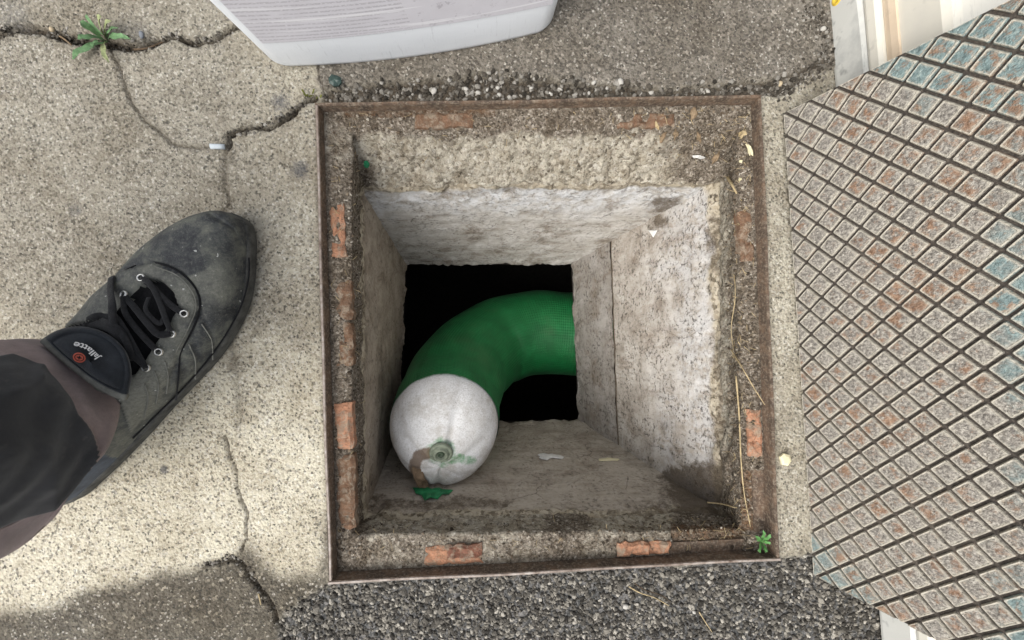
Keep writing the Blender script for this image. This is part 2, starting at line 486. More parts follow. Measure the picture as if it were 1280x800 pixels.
def mat_stud():
    t = NT('worn_painted_iron', .62, .4)
    P = t.pos(); O = t.obj()
    big = t.noise(P, 10, 4, .65, .2)
    obr = t.rand()
    blue = t.ramp(t.noise(P, 260, 4, .7), [(.3, (.085, .14, .145)), (.55, (.17, .25, .25)), (.75, (.34, .41, .38))])
    mauve = t.ramp(t.noise(P, 420, 4, .75), [(.34, (.100, .090, .078)), (.48, (.215, .196, .170)), (.63, (.43, .40, .345))])
    rust = t.ramp(t.noise(P, 190, 4, .7), [(.35, (.16, .080, .042)), (.6, (.285, .165, .095)), (.8, (.40, .315, .23))])
    fb = t.math('ADD', t.math('MULTIPLY', t.attr('paint'), 1.0), t.math('MULTIPLY', t.math('SUBTRACT', t.noise(P, 120, 4, .7), .5), 1.3))
    fb = t.math('ADD', fb, t.math('MULTIPLY', t.math('SUBTRACT', obr, .5), .22))
    fb = t.math('ADD', fb, t.math('MULTIPLY', t.math('SUBTRACT', big, .5), 2.2))
    fb = t.math('ADD', fb, t.math('MULTIPLY', t.math('SUBTRACT', t.noise(P, 34, 3), .5), .9))
    sx = t.node('ShaderNodeAttribute', attribute_name='bluepaint', attribute_type='OBJECT').outputs['Fac']
    fb = t.mr(t.math('ADD', t.math('SUBTRACT', fb, .1), t.math('MULTIPLY', sx, 1.9)), .30, .75, 0, .85)
    c = t.mix(fb, mauve, blue)
    fr = t.mr(t.math('ADD', t.noise(P, 120, 5, .75), t.math('ADD', t.math('MULTIPLY', t.math('SUBTRACT', t.math('FRACT', t.math('MULTIPLY', obr, 7.13)), .5), .12), t.math('MULTIPLY', t.math('SUBTRACT', t.noise(P, 16, 3), .5), .5))), .505, .63, 0, .85)
    c = t.mix(fr, c, rust)
    fr2 = t.math('MULTIPLY', t.math('SUBTRACT', 1.0, t.math('MULTIPLY', fb, .6)), 1.0)
    # worn pale arris
    e = t.mr(t.math('ADD', t.attr('edge'), t.math('MULTIPLY', t.math('SUBTRACT', t.noise(P, 240, 4, .75), .5), 1.9)), .25, .85, 0, .85)
    gr_ = t.mr(t.noise(P, 55, 5, .8), .54, .70, 0, .4)
    c = t.mix(gr_, c, (.115, .095, .078))
    c = t.mix(e, c, (.49, .455, .375))
    h = t.noise(P, 170, 4, .7)
    return t.done(c, t.bump(h, .0040, .9))
M['stud'] = mat_stud()

def mat_plastic(name, c, stain, amt=.35, rough=.45):
    t = NT(name, rough, .4)
    P = t.obj()
    n = t.noise(t.scale(P, (6, 22, 22)), 1.0, 5, .65, .3)
    cc = t.mix(t.mr(n, .46, .70, 0, amt), c, stain)
    sc = t.noise(t.scale(P, (300, 40, 40)), 1.0, 3, .7)
    cc = t.mix(t.mr(sc, .60, .70, 0, amt * .8), cc, tuple(x * .6 for x in stain))
    return t.done(cc, t.bump(sc, .0004, .4))
M['cream_plastic'] = mat_plastic('cream_plastic', (.72, .69, .60), (.60, .58, .52), .4)
M['cream_flange'] = mat_plastic('grey_stained_plastic', (.58, .58, .54), (.30, .31, .30), .75)
M['tan_plastic'] = mat_plastic('tan_stained_plastic', (.66, .54, .40), (.52, .40, .28), .5)
M['yellow'] = mat_simple('yellow_plastic', (.72, .50, .06), .4, .5, 60, .15)
M['white_plastic'] = mat_plastic('white_canister_plastic', (.74, .77, .80), (.60, .63, .66), .35, .4)

def mat_label():
    t = NT('printed_paper_label', .6, .3)
    U = t.uv()
    # rows of print too small to read: broken dark lines; u and v are metres on the label
    rows = t.node('ShaderNodeTexWave'); rows.bands_direction = 'Y'; rows.inputs['Scale'].default_value = 70.0
    t.link(t.scale(U, (0, 1, 0)), rows.inputs[0])
    brk = t.noise(t.scale(U, (420, 900, 1)), 1.0, 2, .5)
    gap = t.noise(t.scale(U, (25, 220, 1)), 1.0, 2, .5)
    line = t.math('MULTIPLY', t.mr(rows.outputs['Fac'], .55, .75), t.mr(brk, .40, .50))
    line = t.math('MULTIPLY', line, t.mr(gap, .35, .42))
    s = t.node('ShaderNodeSeparateXYZ'); t.link(U, s.inputs[0])
    left = t.math('LESS_THAN', s.outputs[0], .150)
    right = t.math('GREATER_THAN', s.outputs[0], .160)
    smear = t.mr(t.noise(t.scale(U, (90, 90, 1)), 1.0, 5, .8), .56, .64, 0, .45)
    ink = t.math('ADD', t.math('MULTIPLY', line, t.math('MULTIPLY', left, .42)), t.math('MULTIPLY', smear, right))
    base = t.mix(t.mr(t.noise(t.obj(), 30, 4, .7), .4, .7, 0, .4), (.60, .59, .625), (.50, .485, .515))
    c = t.mix(ink, base, (.23, .21, .24))
    wr = t.mr(t.noise(t.scale(U, (4, 110, 1)), 1.0, 3, .6), .58, .66, 0, .7)
    c = t.mix(wr, c, (.78, .78, .80))
    return t.done(c)
M['label'] = mat_label()
M['label_ink'] = mat_simple('grey_ink', (.28, .27, .30), .6)

def mat_leather():
    t = NT('scuffed_black_leather', .62, .35)
    P = t.obj()
    n = t.noise(P, 42, 6, .72, .3)
    c = t.ramp(n, [(.34, (.015, .017, .020)), (.45, (.036, .039, .041)), (.54, (.080, .084, .074)), (.66, (.135, .137, .113))])
    fine = t.noise(P, 360, 4, .75)
    c = t.mix(t.mr(fine, .53, .72, 0, .55), c, (.17, .165, .14))
    d = t.mr(t.math('ADD', t.attr('dust'), t.math('MULTIPLY', t.math('SUBTRACT', t.noise(P, 60, 5, .7), .5), .9)), .4, .8, 0, .75)
    c = t.mix(d, c, t.ramp(fine, [(.35, (.12, .12, .10)), (.65, (.22, .22, .185))]))
    wh = t.math('GREATER_THAN', t.noise(P, 210, 2, .5), .735)
    c = t.mix(t.math('MULTIPLY', wh, .8), c, (.5, .5, .47))
    h = t.math('ADD', t.noise(P, 520, 4, .7), t.math('MULTIPLY', n, .6))
    return t.done(c, t.bump(h, .0008, .8), t.mr(n, .3, .7, .48, .8))
M['leather'] = mat_leather()
M['sole'] = mat_simple('dusty_black_rubber', (.060, .060, .055), .75, .3, 90, .6, .0006, 500)
M['black_fabric'] = mat_simple('black_fabric', (.010, .010, .011), .9, .1, 300, .5, .0006, 1500, .1)
M['lace'] = mat_simple('black_lace', (.016, .016, .017), .85, .15, 300, .5, .0006, 2200, .1)
M['tongue'] = mat_simple('padded_navy_fabric', (.018, .021, .025), .85, .2, 60, .5, .0006, 1600, .15)
M['grey_trim'] = mat_simple('olive_grey_trim', (.13, .13, .115), .8, .2, 90, .4)
M['stitch'] = mat_simple('grey_stitching', (.17, .17, .15), .8, .2, 90, .3)
M['blue_leather'] = mat_simple('blue_grey_leather', (.060, .072, .092), .7, .3, 70, .4)
M['metal_ring'] = None
t_ = NT('eyelet_metal', .35, .5); t_.p.inputs['Metallic'].default_value = 1.0
M['metal_ring'] = t_.done((.62, .62, .60))
M['logo_white'] = mat_simple('white_embroidery', (.62, .61, .58), .8, .2, 300, .15)
M['logo_red'] = mat_simple('red_rubber_badge', (.42, .085, .05), .6, .3, 300, .2)

def mat_cloth(name, c, wscale=2600):
    t = NT(name, .92, .1)
    P = t.obj()
    n = t.noise(P, 28, 6, .7, .2)
    cc = t.ramp(n, [(.3, tuple(x * .7 for x in c)), (.5, c), (.72, tuple(x * 1.5 for x in c))])
    w = t.noise(P, wscale, 2, .5)
    cc = t.mix(t.mr(w, .4, .7, 0, .35), cc, tuple(x * .5 for x in c))
    dust = t.mr(t.noise(P, 90, 5, .8), .60, .74, 0, .35)
    cc = t.mix(dust, cc, (.17, .15, .135))
    t.p.inputs['Sheen Weight'].default_value = .2
    return t.done(cc, t.bump(t.math('ADD', w, t.math('MULTIPLY', n, 1.2)), .0008, .8))
M['trouser'] = mat_cloth('brown_work_cloth', (.25, .195, .185))
M['patch'] = mat_cloth('black_reinforcement', (.042, .042, .043))
M['leaf'] = mat_simple('grey_green_leaf', (.12, .22, .10), .6, .3, 180, .5, .0004, 500)
M['leaf_pale'] = mat_simple('yellow_green_leaf', (.24, .27, .13), .6, .3, 180, .4, .0004, 500)
M['leaf_bright'] = mat_simple('bright_green_leaf', (.085, .22, .06), .5, .4, 180, .4, .0004, 500)
M['moss'] = mat_simple('moss', (.16, .17, .045), .9, .1, 400, .6)
M['straw'] = mat_simple('dry_straw', (.42, .33, .19), .8, .2, 150, .45)
M['dead_leaf'] = mat_simple('dead_leaf', (.22, .16, .10), .8, .2, 150, .45)
M['root'] = mat_simple('brown_root', (.095, .068, .045), .9, .1, 150, .5)
M['flake'] = mat_simple('white_paint_flake', (.70, .69, .66), .7, .3, 200, .15)
M['yellow_chip'] = mat_simple('pale_yellow_chip', (.70, .64, .42), .6, .3, 100, .12)
M['glass'] = mat_simple('green_glass', (.03, .24, .11), .2, .5, 200, .3)
M['dark_glass'] = mat_simple('dark_green_glass', (.025, .05, .042), .25, .5, 300, .5)
M['butt'] = mat_simple('grey_white_paper', (.50, .55, .58), .7, .2, 100, .15)

# ================================================================== GROUND
FX, FY = 0.25, 0.263                          # half size of the steel frame (outer)
rng = np.random.default_rng(7)
random.seed(7)

def axis(lo, hi, step, must, far):
    seg = [lo, *must, hi]
    out = []
    for a, b in zip(seg[:-1], seg[1:]):
        out += list(np.linspace(a, b, max(2, int(round((b - a) / step)) + 1))[:-1])
    out.append(hi)
    g = []; s = .01; x = hi
    while x < far:
        x += s; g.append(x); s *= 1.5
    g2 = []; s = .01; x = lo
    while x > -far:
        x -= s; g2.append(x); s *= 1.5
    return np.array(g2[::-1] + out + g)

xs = axis(-.72, .60, .0017, [-FX, FX], 40)
ys = axis(-.40, .41, .0017, [-FY, FY], 40)
GX, GY = np.meshgrid(xs, ys, indexing='ij')
P0 = np.stack([GX, GY, np.zeros_like(GX)], -1)
IM = toimg(P0)
U, V_ = IM[..., 0], IM[..., 1]                # pixel of the photograph above each ground vertex
NZ = fbm(np.stack([GX, GY], -1), 22, 3, 4)
NZ2 = fbm(np.stack([GX, GY], -1), 90, 5, 3)
Uw = U + NZ * 7 + NZ2 * 3
Vw = V_ + fbm(np.stack([GX, GY], -1), 22, 11, 4) * 7 + fbm(np.stack([GX, GY], -1), 90, 15, 3) * 3

Z = .0012 * fbm(np.stack([GX, GY], -1), 7, 21, 3) + .0004 * NZ2
dirt = np.zeros_like(Z)

def crack(pts, w, depth, soil=1.0, halo=0.0):
    """carve a crack of half width w px and given depth"""
    global Z, dirt
    d = pdist(Uw, Vw, pts)
    ww = w * (1 + .45 * vnoise(np.stack([GX, GY], -1), 60, 31))
    k = 1 - sstep(ww * .35, ww * 1.25, d)
    Z = Z - depth * k
    dirt = np.maximum(dirt, soil * k)
    if halo: dirt = np.maximum(dirt, .55 * (1 - sstep(0, halo, d)) * (NZ2 * .5 + .5))

crack([(-80, 44), (0, 38), (20, 34), (55, 40), (85, 50), (110, 50), (150, 58), (175, 58), (195, 53)], 6.5, .012, 1, 20)
crack([(175, 60), (195, 53), (215, 45), (240, 52), (262, 50), (300, 36), (340, 20)], 3.4, .010, 1, 9)
crack([(136, 60), (152, 95), (165, 125), (185, 150), (200, 165), (215, 178), (240, 184), (283, 180)], 1.4, .003, .6, 8)
crack([(282, 182), (284, 168), (300, 163), (330, 158), (355, 148), (380, 130), (393, 122)], 3.4, .009, 1, 11)
crack([(281, 185), (283, 215), (285, 250), (286, 300), (288, 360), (288, 430), (298, 480), (302, 510), (300, 535)], 2.2, .0018, .35, 11)
crack([(282, 548), (290, 580), (297, 610), (303, 640), (308, 660), (303, 690)], 1.5, .0032, .8, 8)
crack([(258, 707), (290, 700), (303, 705), (320, 730), (338, 755), (350, 785), (358, 830)], 2.2, .005, .85, 12)
crack([(400, 60), (401, 85), (402, 118)], 1.3, .003, .6)
crack([(960, 104), (985, 96), (1010, 86), (1030, 82)], 2.0, .004, .8, 12)

top_edge = [(397, -400), (397, 112), (430, 110), (500, 104), (560, 98), (600, 91), (640, 97), (760, 107), (870, 111), (960, 103), (1000, 95), (1045, 86), (1700, 60), (1700, -400)]
sg = sdist(Uw, Vw, top_edge)
grey = 1 - sstep(-5, 4, sg)
Z = Z + .003 * (1 - sstep(-3, 1, sg)) * (U > 395)
gravel_poly = [(402, 112), (500, 103), (560, 97), (600, 90), (640, 96), (760, 106), (870, 110), (960, 102), (1000, 96), (985, 118), (948, 124), (660, 128), (402, 132)]
gs = sdist(Uw, Vw, gravel_poly)
gk = 1 - sstep(-4, 2, gs)
Z = Z - .005 * gk
dirt = np.maximum(dirt, .9 * gk)

asph_poly = [(352, 820), (346, 780), (372, 752), (402, 735), (412, 728), (980, 700), (1025, 690), (1300, 700), (1500, 1300), (352, 1300)]
sa = sdist(Uw, Vw, asph_poly)
asph = 1 - sstep(-5, 6, sa)
Z = Z - .0035 * asph
damp_poly = [(-900, 775), (0, 765), (60, 758), (110, 737), (180, 718), (262, 707), (296, 690), (312, 682), (330, 706), (352, 716), (392, 712), (404, 684), (408, 640), (414, 640), (414, 1300), (-900, 1300)]
sp_ = sdist(Uw + NZ * 5, Vw + NZ2 * 3, damp_poly)
damp = 1 - sstep(-15, 11, sp_)
# paler concrete towards the lower left and along the lid
paleness = sstep(300, 560, V_ + .25 * U * 0 + NZ * 60) * (U < 420)
paleness = np.maximum(paleness, .42 * sstep(190, 420, U + NZ * 50) * (U < 420))
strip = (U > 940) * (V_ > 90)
paleness = np.where(strip, .42 + .2 * NZ, paleness)
paleness = np.clip(paleness, .12, 1)
stain = np.zeros_like(Z)
for (x, y, r, a) in ((205, 587, 10, 1), (95, 264, 22, .55), (375, 212, 26, .75), (350, 128, 26, .7), (330, 648, 8, .6), (315, 505, 16, .35), (30, 90, 60, .35), (175, 40, 30, .5), (400, 500, 8, .5),
                     (285, 545, 12, .4), (930, 55, 60, .3), (700, 95, 60, .25), (15, 20, 60, .5), (262, 705, 12, .7)):
    stain = np.maximum(stain, a * (1 - sstep(0, r, np.hypot(U - x, V_ - y))))
# grime along the frame edge
fe = np.maximum(np.abs(GX) - FX, np.abs(GY) - FY)
edge_d = (1 - sstep(0, .006, fe)) * (.35 + .35 * NZ2)
dirt = np.maximum(dirt, np.clip(edge_d, 0, 1))
Z = np.where((np.abs(GX) > .8) | (np.abs(GY) > .6), np.minimum(Z, 0), Z)
nx, ny = len(xs), len(ys)
F = gridfaces(nx, ny)
cx = (GX[:-1, :-1] + GX[1:, 1:]) / 2; cy = (GY[:-1, :-1] + GY[1:, 1:]) / 2
keep = ~((np.abs(cx) < FX) & (np.abs(cy) < FY))
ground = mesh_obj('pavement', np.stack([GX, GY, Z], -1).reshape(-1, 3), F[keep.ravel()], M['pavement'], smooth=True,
                  attrs={'paleness': paleness, 'grey': grey * (1 - gk), 'damp': damp * (1 - asph), 'asph': asph, 'dirt': np.clip(dirt, 0, 1) * (1 - .6 * asph), 'stain': stain})
tag(ground, kind='structure')

# ---- stones
ICO_V = None
def ico():
    p = (1 + 5 ** .5) / 2
    v = np.array([(-1, p, 0), (1, p, 0), (-1, -p, 0), (1, -p, 0), (0, -1, p), (0, 1, p), (0, -1, -p), (0, 1, -p), (p, 0, -1), (p, 0, 1), (-p, 0, -1), (-p, 0, 1)], float)
    v /= np.linalg.norm(v[0])
    f = np.array([(0, 11, 5), (0, 5, 1), (0, 1, 7), (0, 7, 10), (0, 10, 11), (1, 5, 9), (5, 11, 4), (11, 10, 2), (10, 7, 6), (7, 1, 8), (3, 9, 4), (3, 4, 2), (3, 2, 6), (3, 6, 8), (3, 8, 9), (4, 9, 5), (2, 4, 11), (6, 2, 10), (8, 6, 7), (9, 8, 1)])
    return v, f
IV, IF = ico()

def stone_mesh(C, S, flat=.65, jit=.28, seed=0):
    """N angular stones at C (N,3) of radius S (N)"""
    g = np.random.default_rng(seed)
    N = len(C)
    v = IV[None] * (1 + jit * g.uniform(-1, 1, (N, 12, 1)))
    v = v * g.uniform(.65, 1.25, (N, 1, 3))
    # random rotations
    q = g.normal(size=(N, 4)); q /= np.linalg.norm(q, axis=1, keepdims=True)
    w, x, y, z = q.T
    Rm = np.stack([1 - 2 * (y * y + z * z), 2 * (x * y - z * w), 2 * (x * z + y * w), 2 * (x * y + z * w), 1 - 2 * (x * x + z * z), 2 * (y * z - x * w), 2 * (x * z - y * w), 2 * (y * z + x * w), 1 - 2 * (x * x + y * y)], -1).reshape(N, 3, 3)
    v = np.einsum('nij,nkj->nki', Rm, v) * S[:, None, None]
    v[..., 2] *= flat
    v = v + C[:, None, :]
    f = IF[None] + (np.arange(N) * 12)[:, None, None]
    return v.reshape(-1, 3), f.reshape(-1, 3)

def ground_z(x, y):
    i = np.clip(np.searchsorted(xs, x), 0, nx - 1); j = np.clip(np.searchsorted(ys, y), 0, ny - 1)
    return Z[i, j]

def scatter(poly, n, seed, margin=0.0):
    g = np.random.default_rng(seed)
    A = np.array(poly, float); lo = A.min(0); hi = A.max(0)
    p = g.uniform(lo, hi, (n, 2))
    nz = fbm(p / 40., 1.0, seed) * 6
    d = sdist(p[:, 0] + nz, p[:, 1] - nz, poly)
    p = p[d < -margin + g.uniform(-5, 4, n)]
    q = np.array([W(a, b, 0) for a, b in p])
    inside = (np.abs(q[:, 0]) < FX + .004) & (np.abs(q[:, 1]) < FY + .004)
    q = q[~inside]
    q[:, 2] = ground_z(q[:, 0], q[:, 1])
    return q

g = np.random.default_rng(3)
near_asph = [(352, 840), (346, 780), (372, 752), (402, 737), (412, 730), (980, 703), (1025, 693), (1110, 690), (1140, 840)]
q = scatter(near_asph, 17000, 41)
s = g.uniform(.0010, .0026, len(q)) * (1 + .5 * (g.random(len(q)) < .12))
q[:, 2] += g.uniform(-.0014, .0012, len(q))
v, f = stone_mesh(q, s, .7, .3, 5)
tag(mesh_obj('asphalt_chippings', v, f, M['chips'], smooth=False), 'grey stone chippings of the worn asphalt below the pit', 'chippings', kind='stuff')
q = scatter(gravel_poly, 2600, 43)
s = g.uniform(.0014, .0034, len(q)); q[:, 2] += g.uniform(-.001, .0012, len(q))
v, f = stone_mesh(q, s, .75, .3, 6)
tag(mesh_obj('loose_gravel', v, f, M['gravel'], smooth=False), 'dark loose gravel in the joint above the pit frame', 'gravel', kind='stuff')
# grit lying in the open crack and along the plastic box
qs = []
for pts, wd, n in (([(0, 36), (55, 40), (110, 50), (175, 58), (195, 53)], 7, 420), ([(195, 53), (215, 45), (240, 52), (290, 40)], 4, 120), ([(284, 168), (330, 158), (380, 130)], 4, 90), ([(1010, 10), (1022, 40), (1030, 75), (1005, 95)], 14, 260), ([(975, 120), (990, 105), (1010, 100)], 12, 120), ([(255, 707), (300, 705), (350, 790)], 5, 120)):
    c = spline(pts, 200)
    for k in range(n):
        a = c[g.integers(0, 200)] + g.normal(0, wd * .5, 2)
        w3 = W(a[0], a[1], 0); qs.append((w3[0], w3[1], ground_z(w3[0], w3[1])))
q = np.array(qs)
v, f = stone_mesh(q, g.uniform(.0009, .0023, len(q)), .75, .3, 8)
tag(mesh_obj('crack_grit', v, f, M['gravel'], smooth=False), 'fine grit lying in the cracks of the concrete', 'grit', kind='stuff')

# ================================================================== PIT
pit = empty('inspection_pit', (0, 0, -.30))
tag(pit, 'open square concrete inspection pit in a rusty steel frame with dark chamber below', 'pit')

def lvl(c, z):
    return [W(x, y, z) for x, y in c]
L0 = [np.array(p) for p in ((-.2463, .2593, -.0115), (.2463, .2593, -.0120), (.2463, -.2593, -.0150), (-.2463, -.2593, -.0145))]
L1 = lvl([(441, 166), (922, 160), (925, 662), (440, 667)], -.0185)
L2 = lvl([(450, 234), (897, 226), (905, 642), (455, 647)], -.078)
L4 = lvl([(508, 331), (714, 330), (723, 525), (500, 530)], -.35)
L3 = [a + (b - a) * .635 for a, b in zip(L2, L4)]
L3b = [a + (b - a) * .648 for a, b in zip(L2, L4)]

def disp(P, amp):
    d = np.stack([vnoise(P, 70, 1) + .7 * vnoise(P, 28, 101) + .6 * vnoise(P, 170, 2), vnoise(P, 70, 3) + .7 * vnoise(P, 28, 103) + .6 * vnoise(P, 170, 4), vnoise(P, 70, 5) + .7 * vnoise(P, 200, 6)], -1)
    return P + d * np.asarray(amp)[..., None]

def ring(levels, nper, nstep):
    """perimeter samples u, level samples v -> P[u, v], and arc lengths"""
    cols_ = []
    for a, b, n in zip(levels[:-1], levels[1:], nstep):
        for k in range(n):
            cols_.append([p + (q - p) * (k / n) for p, q in zip(a, b)])
    cols_.append(levels[-1])
    C = np.array(cols_)                       # v,4,3
    out = []
    for s in range(4):
        a = C[:, s]; b = C[:, (s + 1) % 4]
        for k in range(nper):
            out.append(a + (b - a) * (k / nper))
    return np.array(out)                      # u,v,3

nper = 210
P = ring([L0, L1, L2], nper, [9, 18])
nu, nv = P.shape[:2]
vv = np.arange(nv) / (nv - 1)
side = np.arange(nu) // nper                  # 0 top, 1 right, 2 bottom, 3 left
amp = np.interp(np.arange(nv), [0, 2, 9, 14, 27], [0, .0009, .0018, .0040, .0042])
PP = disp(P, np.broadcast_to(amp, (nu, nv)))
ip = toimg(PP)
X, Y = ip[..., 0], ip[..., 1]
nzs = fbm(PP, 45, 77, 3)
# mortar and soil heaped unevenly on the steel flange
heap = np.interp(np.arange(nv), [0, 1, 4, 9, 12], [0, .25, 1, .6, 0]) * (.0022 + .0026 * np.clip(fbm(PP, 14, 78, 3), -1, 1))
flange = ((X > 838) & (X < 930) & (Y > 655)) | ((X > 925) & (Y > 588) & (Y < 665))
PP[..., 2] += np.where(flange, -.0030 * np.interp(np.arange(nv), [0, 7, 9, 11], [1, 1, .5, 0]), heap)
nzt = fbm(PP, 45, 79, 3)
Xs, Ys = X + 16 * nzs + 6 * nzt, Y + 16 * nzt - 6 * nzs
soil = np.select([side[:, None] == 0, side[:, None] == 1, side[:, None] == 2], [.10 + .72 * sstep(182, 160, Ys), .40 + .35 * sstep(905, 925, Xs), .32 + .25 * sstep(655, 676, Ys)], .85 - .35 * sstep(450, 432, Xs)).astype(float)
soil = np.maximum(soil, sstep(790, 890, Xs) * sstep(250, 215, Ys) * .95)
soil = np.maximum(soil, .85 * sstep(820, 870, Xs) * sstep(540, 590, Ys))
soil = np.maximum(soil, .75 * sstep(655, 690, Xs) * sstep(760, 725, Xs) * sstep(630, 650, Ys))
soil = np.maximum(soil, .7 * sstep(485, 455, Xs) * sstep(185, 215, Ys))
rust = np.where((Y < 148) & (X < 620), .55, .12) + .5 * flange
rust = np.where((X < 430), .35, rust)
curb = mesh_obj('mortar_curb', PP.reshape(-1, 3), gridfaces(nu, nv, True)[:, ::-1], M['curb'], smooth=True, attrs={'soil': soil, 'rust': rust})
adopt(curb, pit)

names = ['far', 'right', 'near', 'left']
def wall_set(La, Lb, n, name, sides):
    for s in sides:
        a0, a1, b0, b1 = La[s], La[(s + 1) % 4], Lb[s], Lb[(s + 1) % 4]
        nu_ = 190
        u = np.linspace(0, 1, nu_)[:, None, None]; w_ = np.linspace(0, 1, n)[None, :, None]
        G = (a0 + (a1 - a0) * u) * (1 - w_) + (b0 + (b1 - b0) * u) * w_
        am = np.interp(G[..., 2], [-.35, -.335, -.32, -.12, -.095, -.078], [.0034, .0022, .0008, .0012, .0022, .0042])
        lu = np.linalg.norm(a1 - a0); lv = np.linalg.norm(((b0 + b1) - (a0 + a1)) / 2)
        uv = np.stack([np.broadcast_to(u[..., 0] * lu, G.shape[:2]) + s * 3.1, np.broadcast_to(w_[..., 0] * lv, G.shape[:2]) + s * 1.7], -1)
        D = disp(G, am)
        ipx = toimg(D); X, Y = ipx[..., 0] + 30 * fbm(D, 22, 58, 3), ipx[..., 1] + 16 * fbm(D, 26, 59, 4)
        so = np.zeros(G.shape[:2])
        if s == 0:
            so = np.maximum(so, .42 * sstep(246, 234, Y)); so = np.maximum(so, .7 * sstep(38, 5, np.hypot(X - 838, (Y - 252) * 1.3)))
            so = np.maximum(so, .5 * (1 - sstep(0, 40, X - 455)) )
        elif s == 1:
            so = np.maximum(so, .55 * sstep(880, 905, X)); so = np.maximum(so, .9 * (1 - sstep(15, 60, np.hypot((X - 870) * .7, Y - 610))))
            so = np.maximum(so, .7 * (1 - sstep(3, 26, np.hypot(X - 820, Y - 272))))
        elif s == 2:
            so = np.maximum(so, .55 * sstep(612, 645, Y + (X - 780) * .06) * sstep(660, 800, X))
            so = np.maximum(so, .8 * sstep(790, 860, X))
            so = np.maximum(so, .55 * (1 - sstep(5, 16, np.abs(Y - 632))) * (X < 640))
        else:
            so = np.maximum(so, .5 * sstep(470, 440, X))
        rb = sstep(-.098, -.080, D[..., 2] + .010 * fbm(D, 30, 55, 3)) * (name == 'wall')
        lime = np.zeros(G.shape[:2])
        if s == 0: lime = sstep(285, 245, Y + 14 * fbm(D, 25, 56, 3)) * .8
        if s == 1: lime = .5 * sstep(800, 880, X + 30 * fbm(D, 25, 57, 3))
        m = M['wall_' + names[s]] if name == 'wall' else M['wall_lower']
        o = mesh_obj(name, D.reshape(-1, 3), gridfaces(nu_, n)[:, ::-1], m, smooth=True, uv=uv.reshape(-1, 2), attrs={'soil': so, 'rubble': rb, 'lime': lime})
        adopt(o, pit)
wall_set(L2, L4, 90, 'wall', (0, 2, 3))
wall_set(L2, L3, 60, 'wall', (1,))
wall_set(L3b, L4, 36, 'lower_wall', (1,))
# backing behind the joint and the lip under the shaft, then the dark chamber
C4 = sum(L4) / 4
def grow(L, d, z=None):
    out = []
    for p in L:
        v = p - C4; q = p + np.sign(v) * np.array((d, d, 0))
        if z is not None: q = np.array((q[0], q[1], z))
        out.append(q)
    return out
jr = ring([grow(L3, .0008), grow(L3, .0014), grow(L3b, .0014), grow(L3b, .0008)], 2, [1, 1, 1])
o = mesh_obj('joint', jr.reshape(-1, 3), gridfaces(jr.shape[0], jr.shape[1], True)[:, ::-1], M['wall_left'], smooth=False, uv=jr.reshape(-1, 3)[:, :2], attrs={'soil': np.ones(jr.shape[0] * jr.shape[1])}); adopt(o, pit)
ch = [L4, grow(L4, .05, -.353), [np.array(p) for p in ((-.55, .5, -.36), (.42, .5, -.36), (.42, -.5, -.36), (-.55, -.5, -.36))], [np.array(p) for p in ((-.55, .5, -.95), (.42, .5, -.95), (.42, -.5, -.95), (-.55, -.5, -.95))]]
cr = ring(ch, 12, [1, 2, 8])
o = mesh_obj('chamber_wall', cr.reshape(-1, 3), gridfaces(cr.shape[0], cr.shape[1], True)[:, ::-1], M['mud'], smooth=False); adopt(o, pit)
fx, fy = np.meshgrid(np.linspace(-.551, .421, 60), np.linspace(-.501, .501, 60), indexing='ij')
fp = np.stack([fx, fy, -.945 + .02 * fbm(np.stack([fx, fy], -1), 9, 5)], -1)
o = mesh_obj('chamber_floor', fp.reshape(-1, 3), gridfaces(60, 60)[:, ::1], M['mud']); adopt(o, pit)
# the drain pipe the liner leads into
pr = []
for xx, rr in ((.30, .105), (.30, .120), (.419, .120), (.419, .105), (.30, .105)):
    pr.append([(xx, -.006 + rr * math.cos(a), -.45 + rr * math.sin(a)) for a in np.linspace(0, 2 * math.pi, 32, endpoint=False)])
pr = np.array(pr).transpose(1, 0, 2)
o = mesh_obj('drain_pipe', pr.reshape(-1, 3), gridfaces(32, 5, True), M['pipe']); adopt(o, pit)

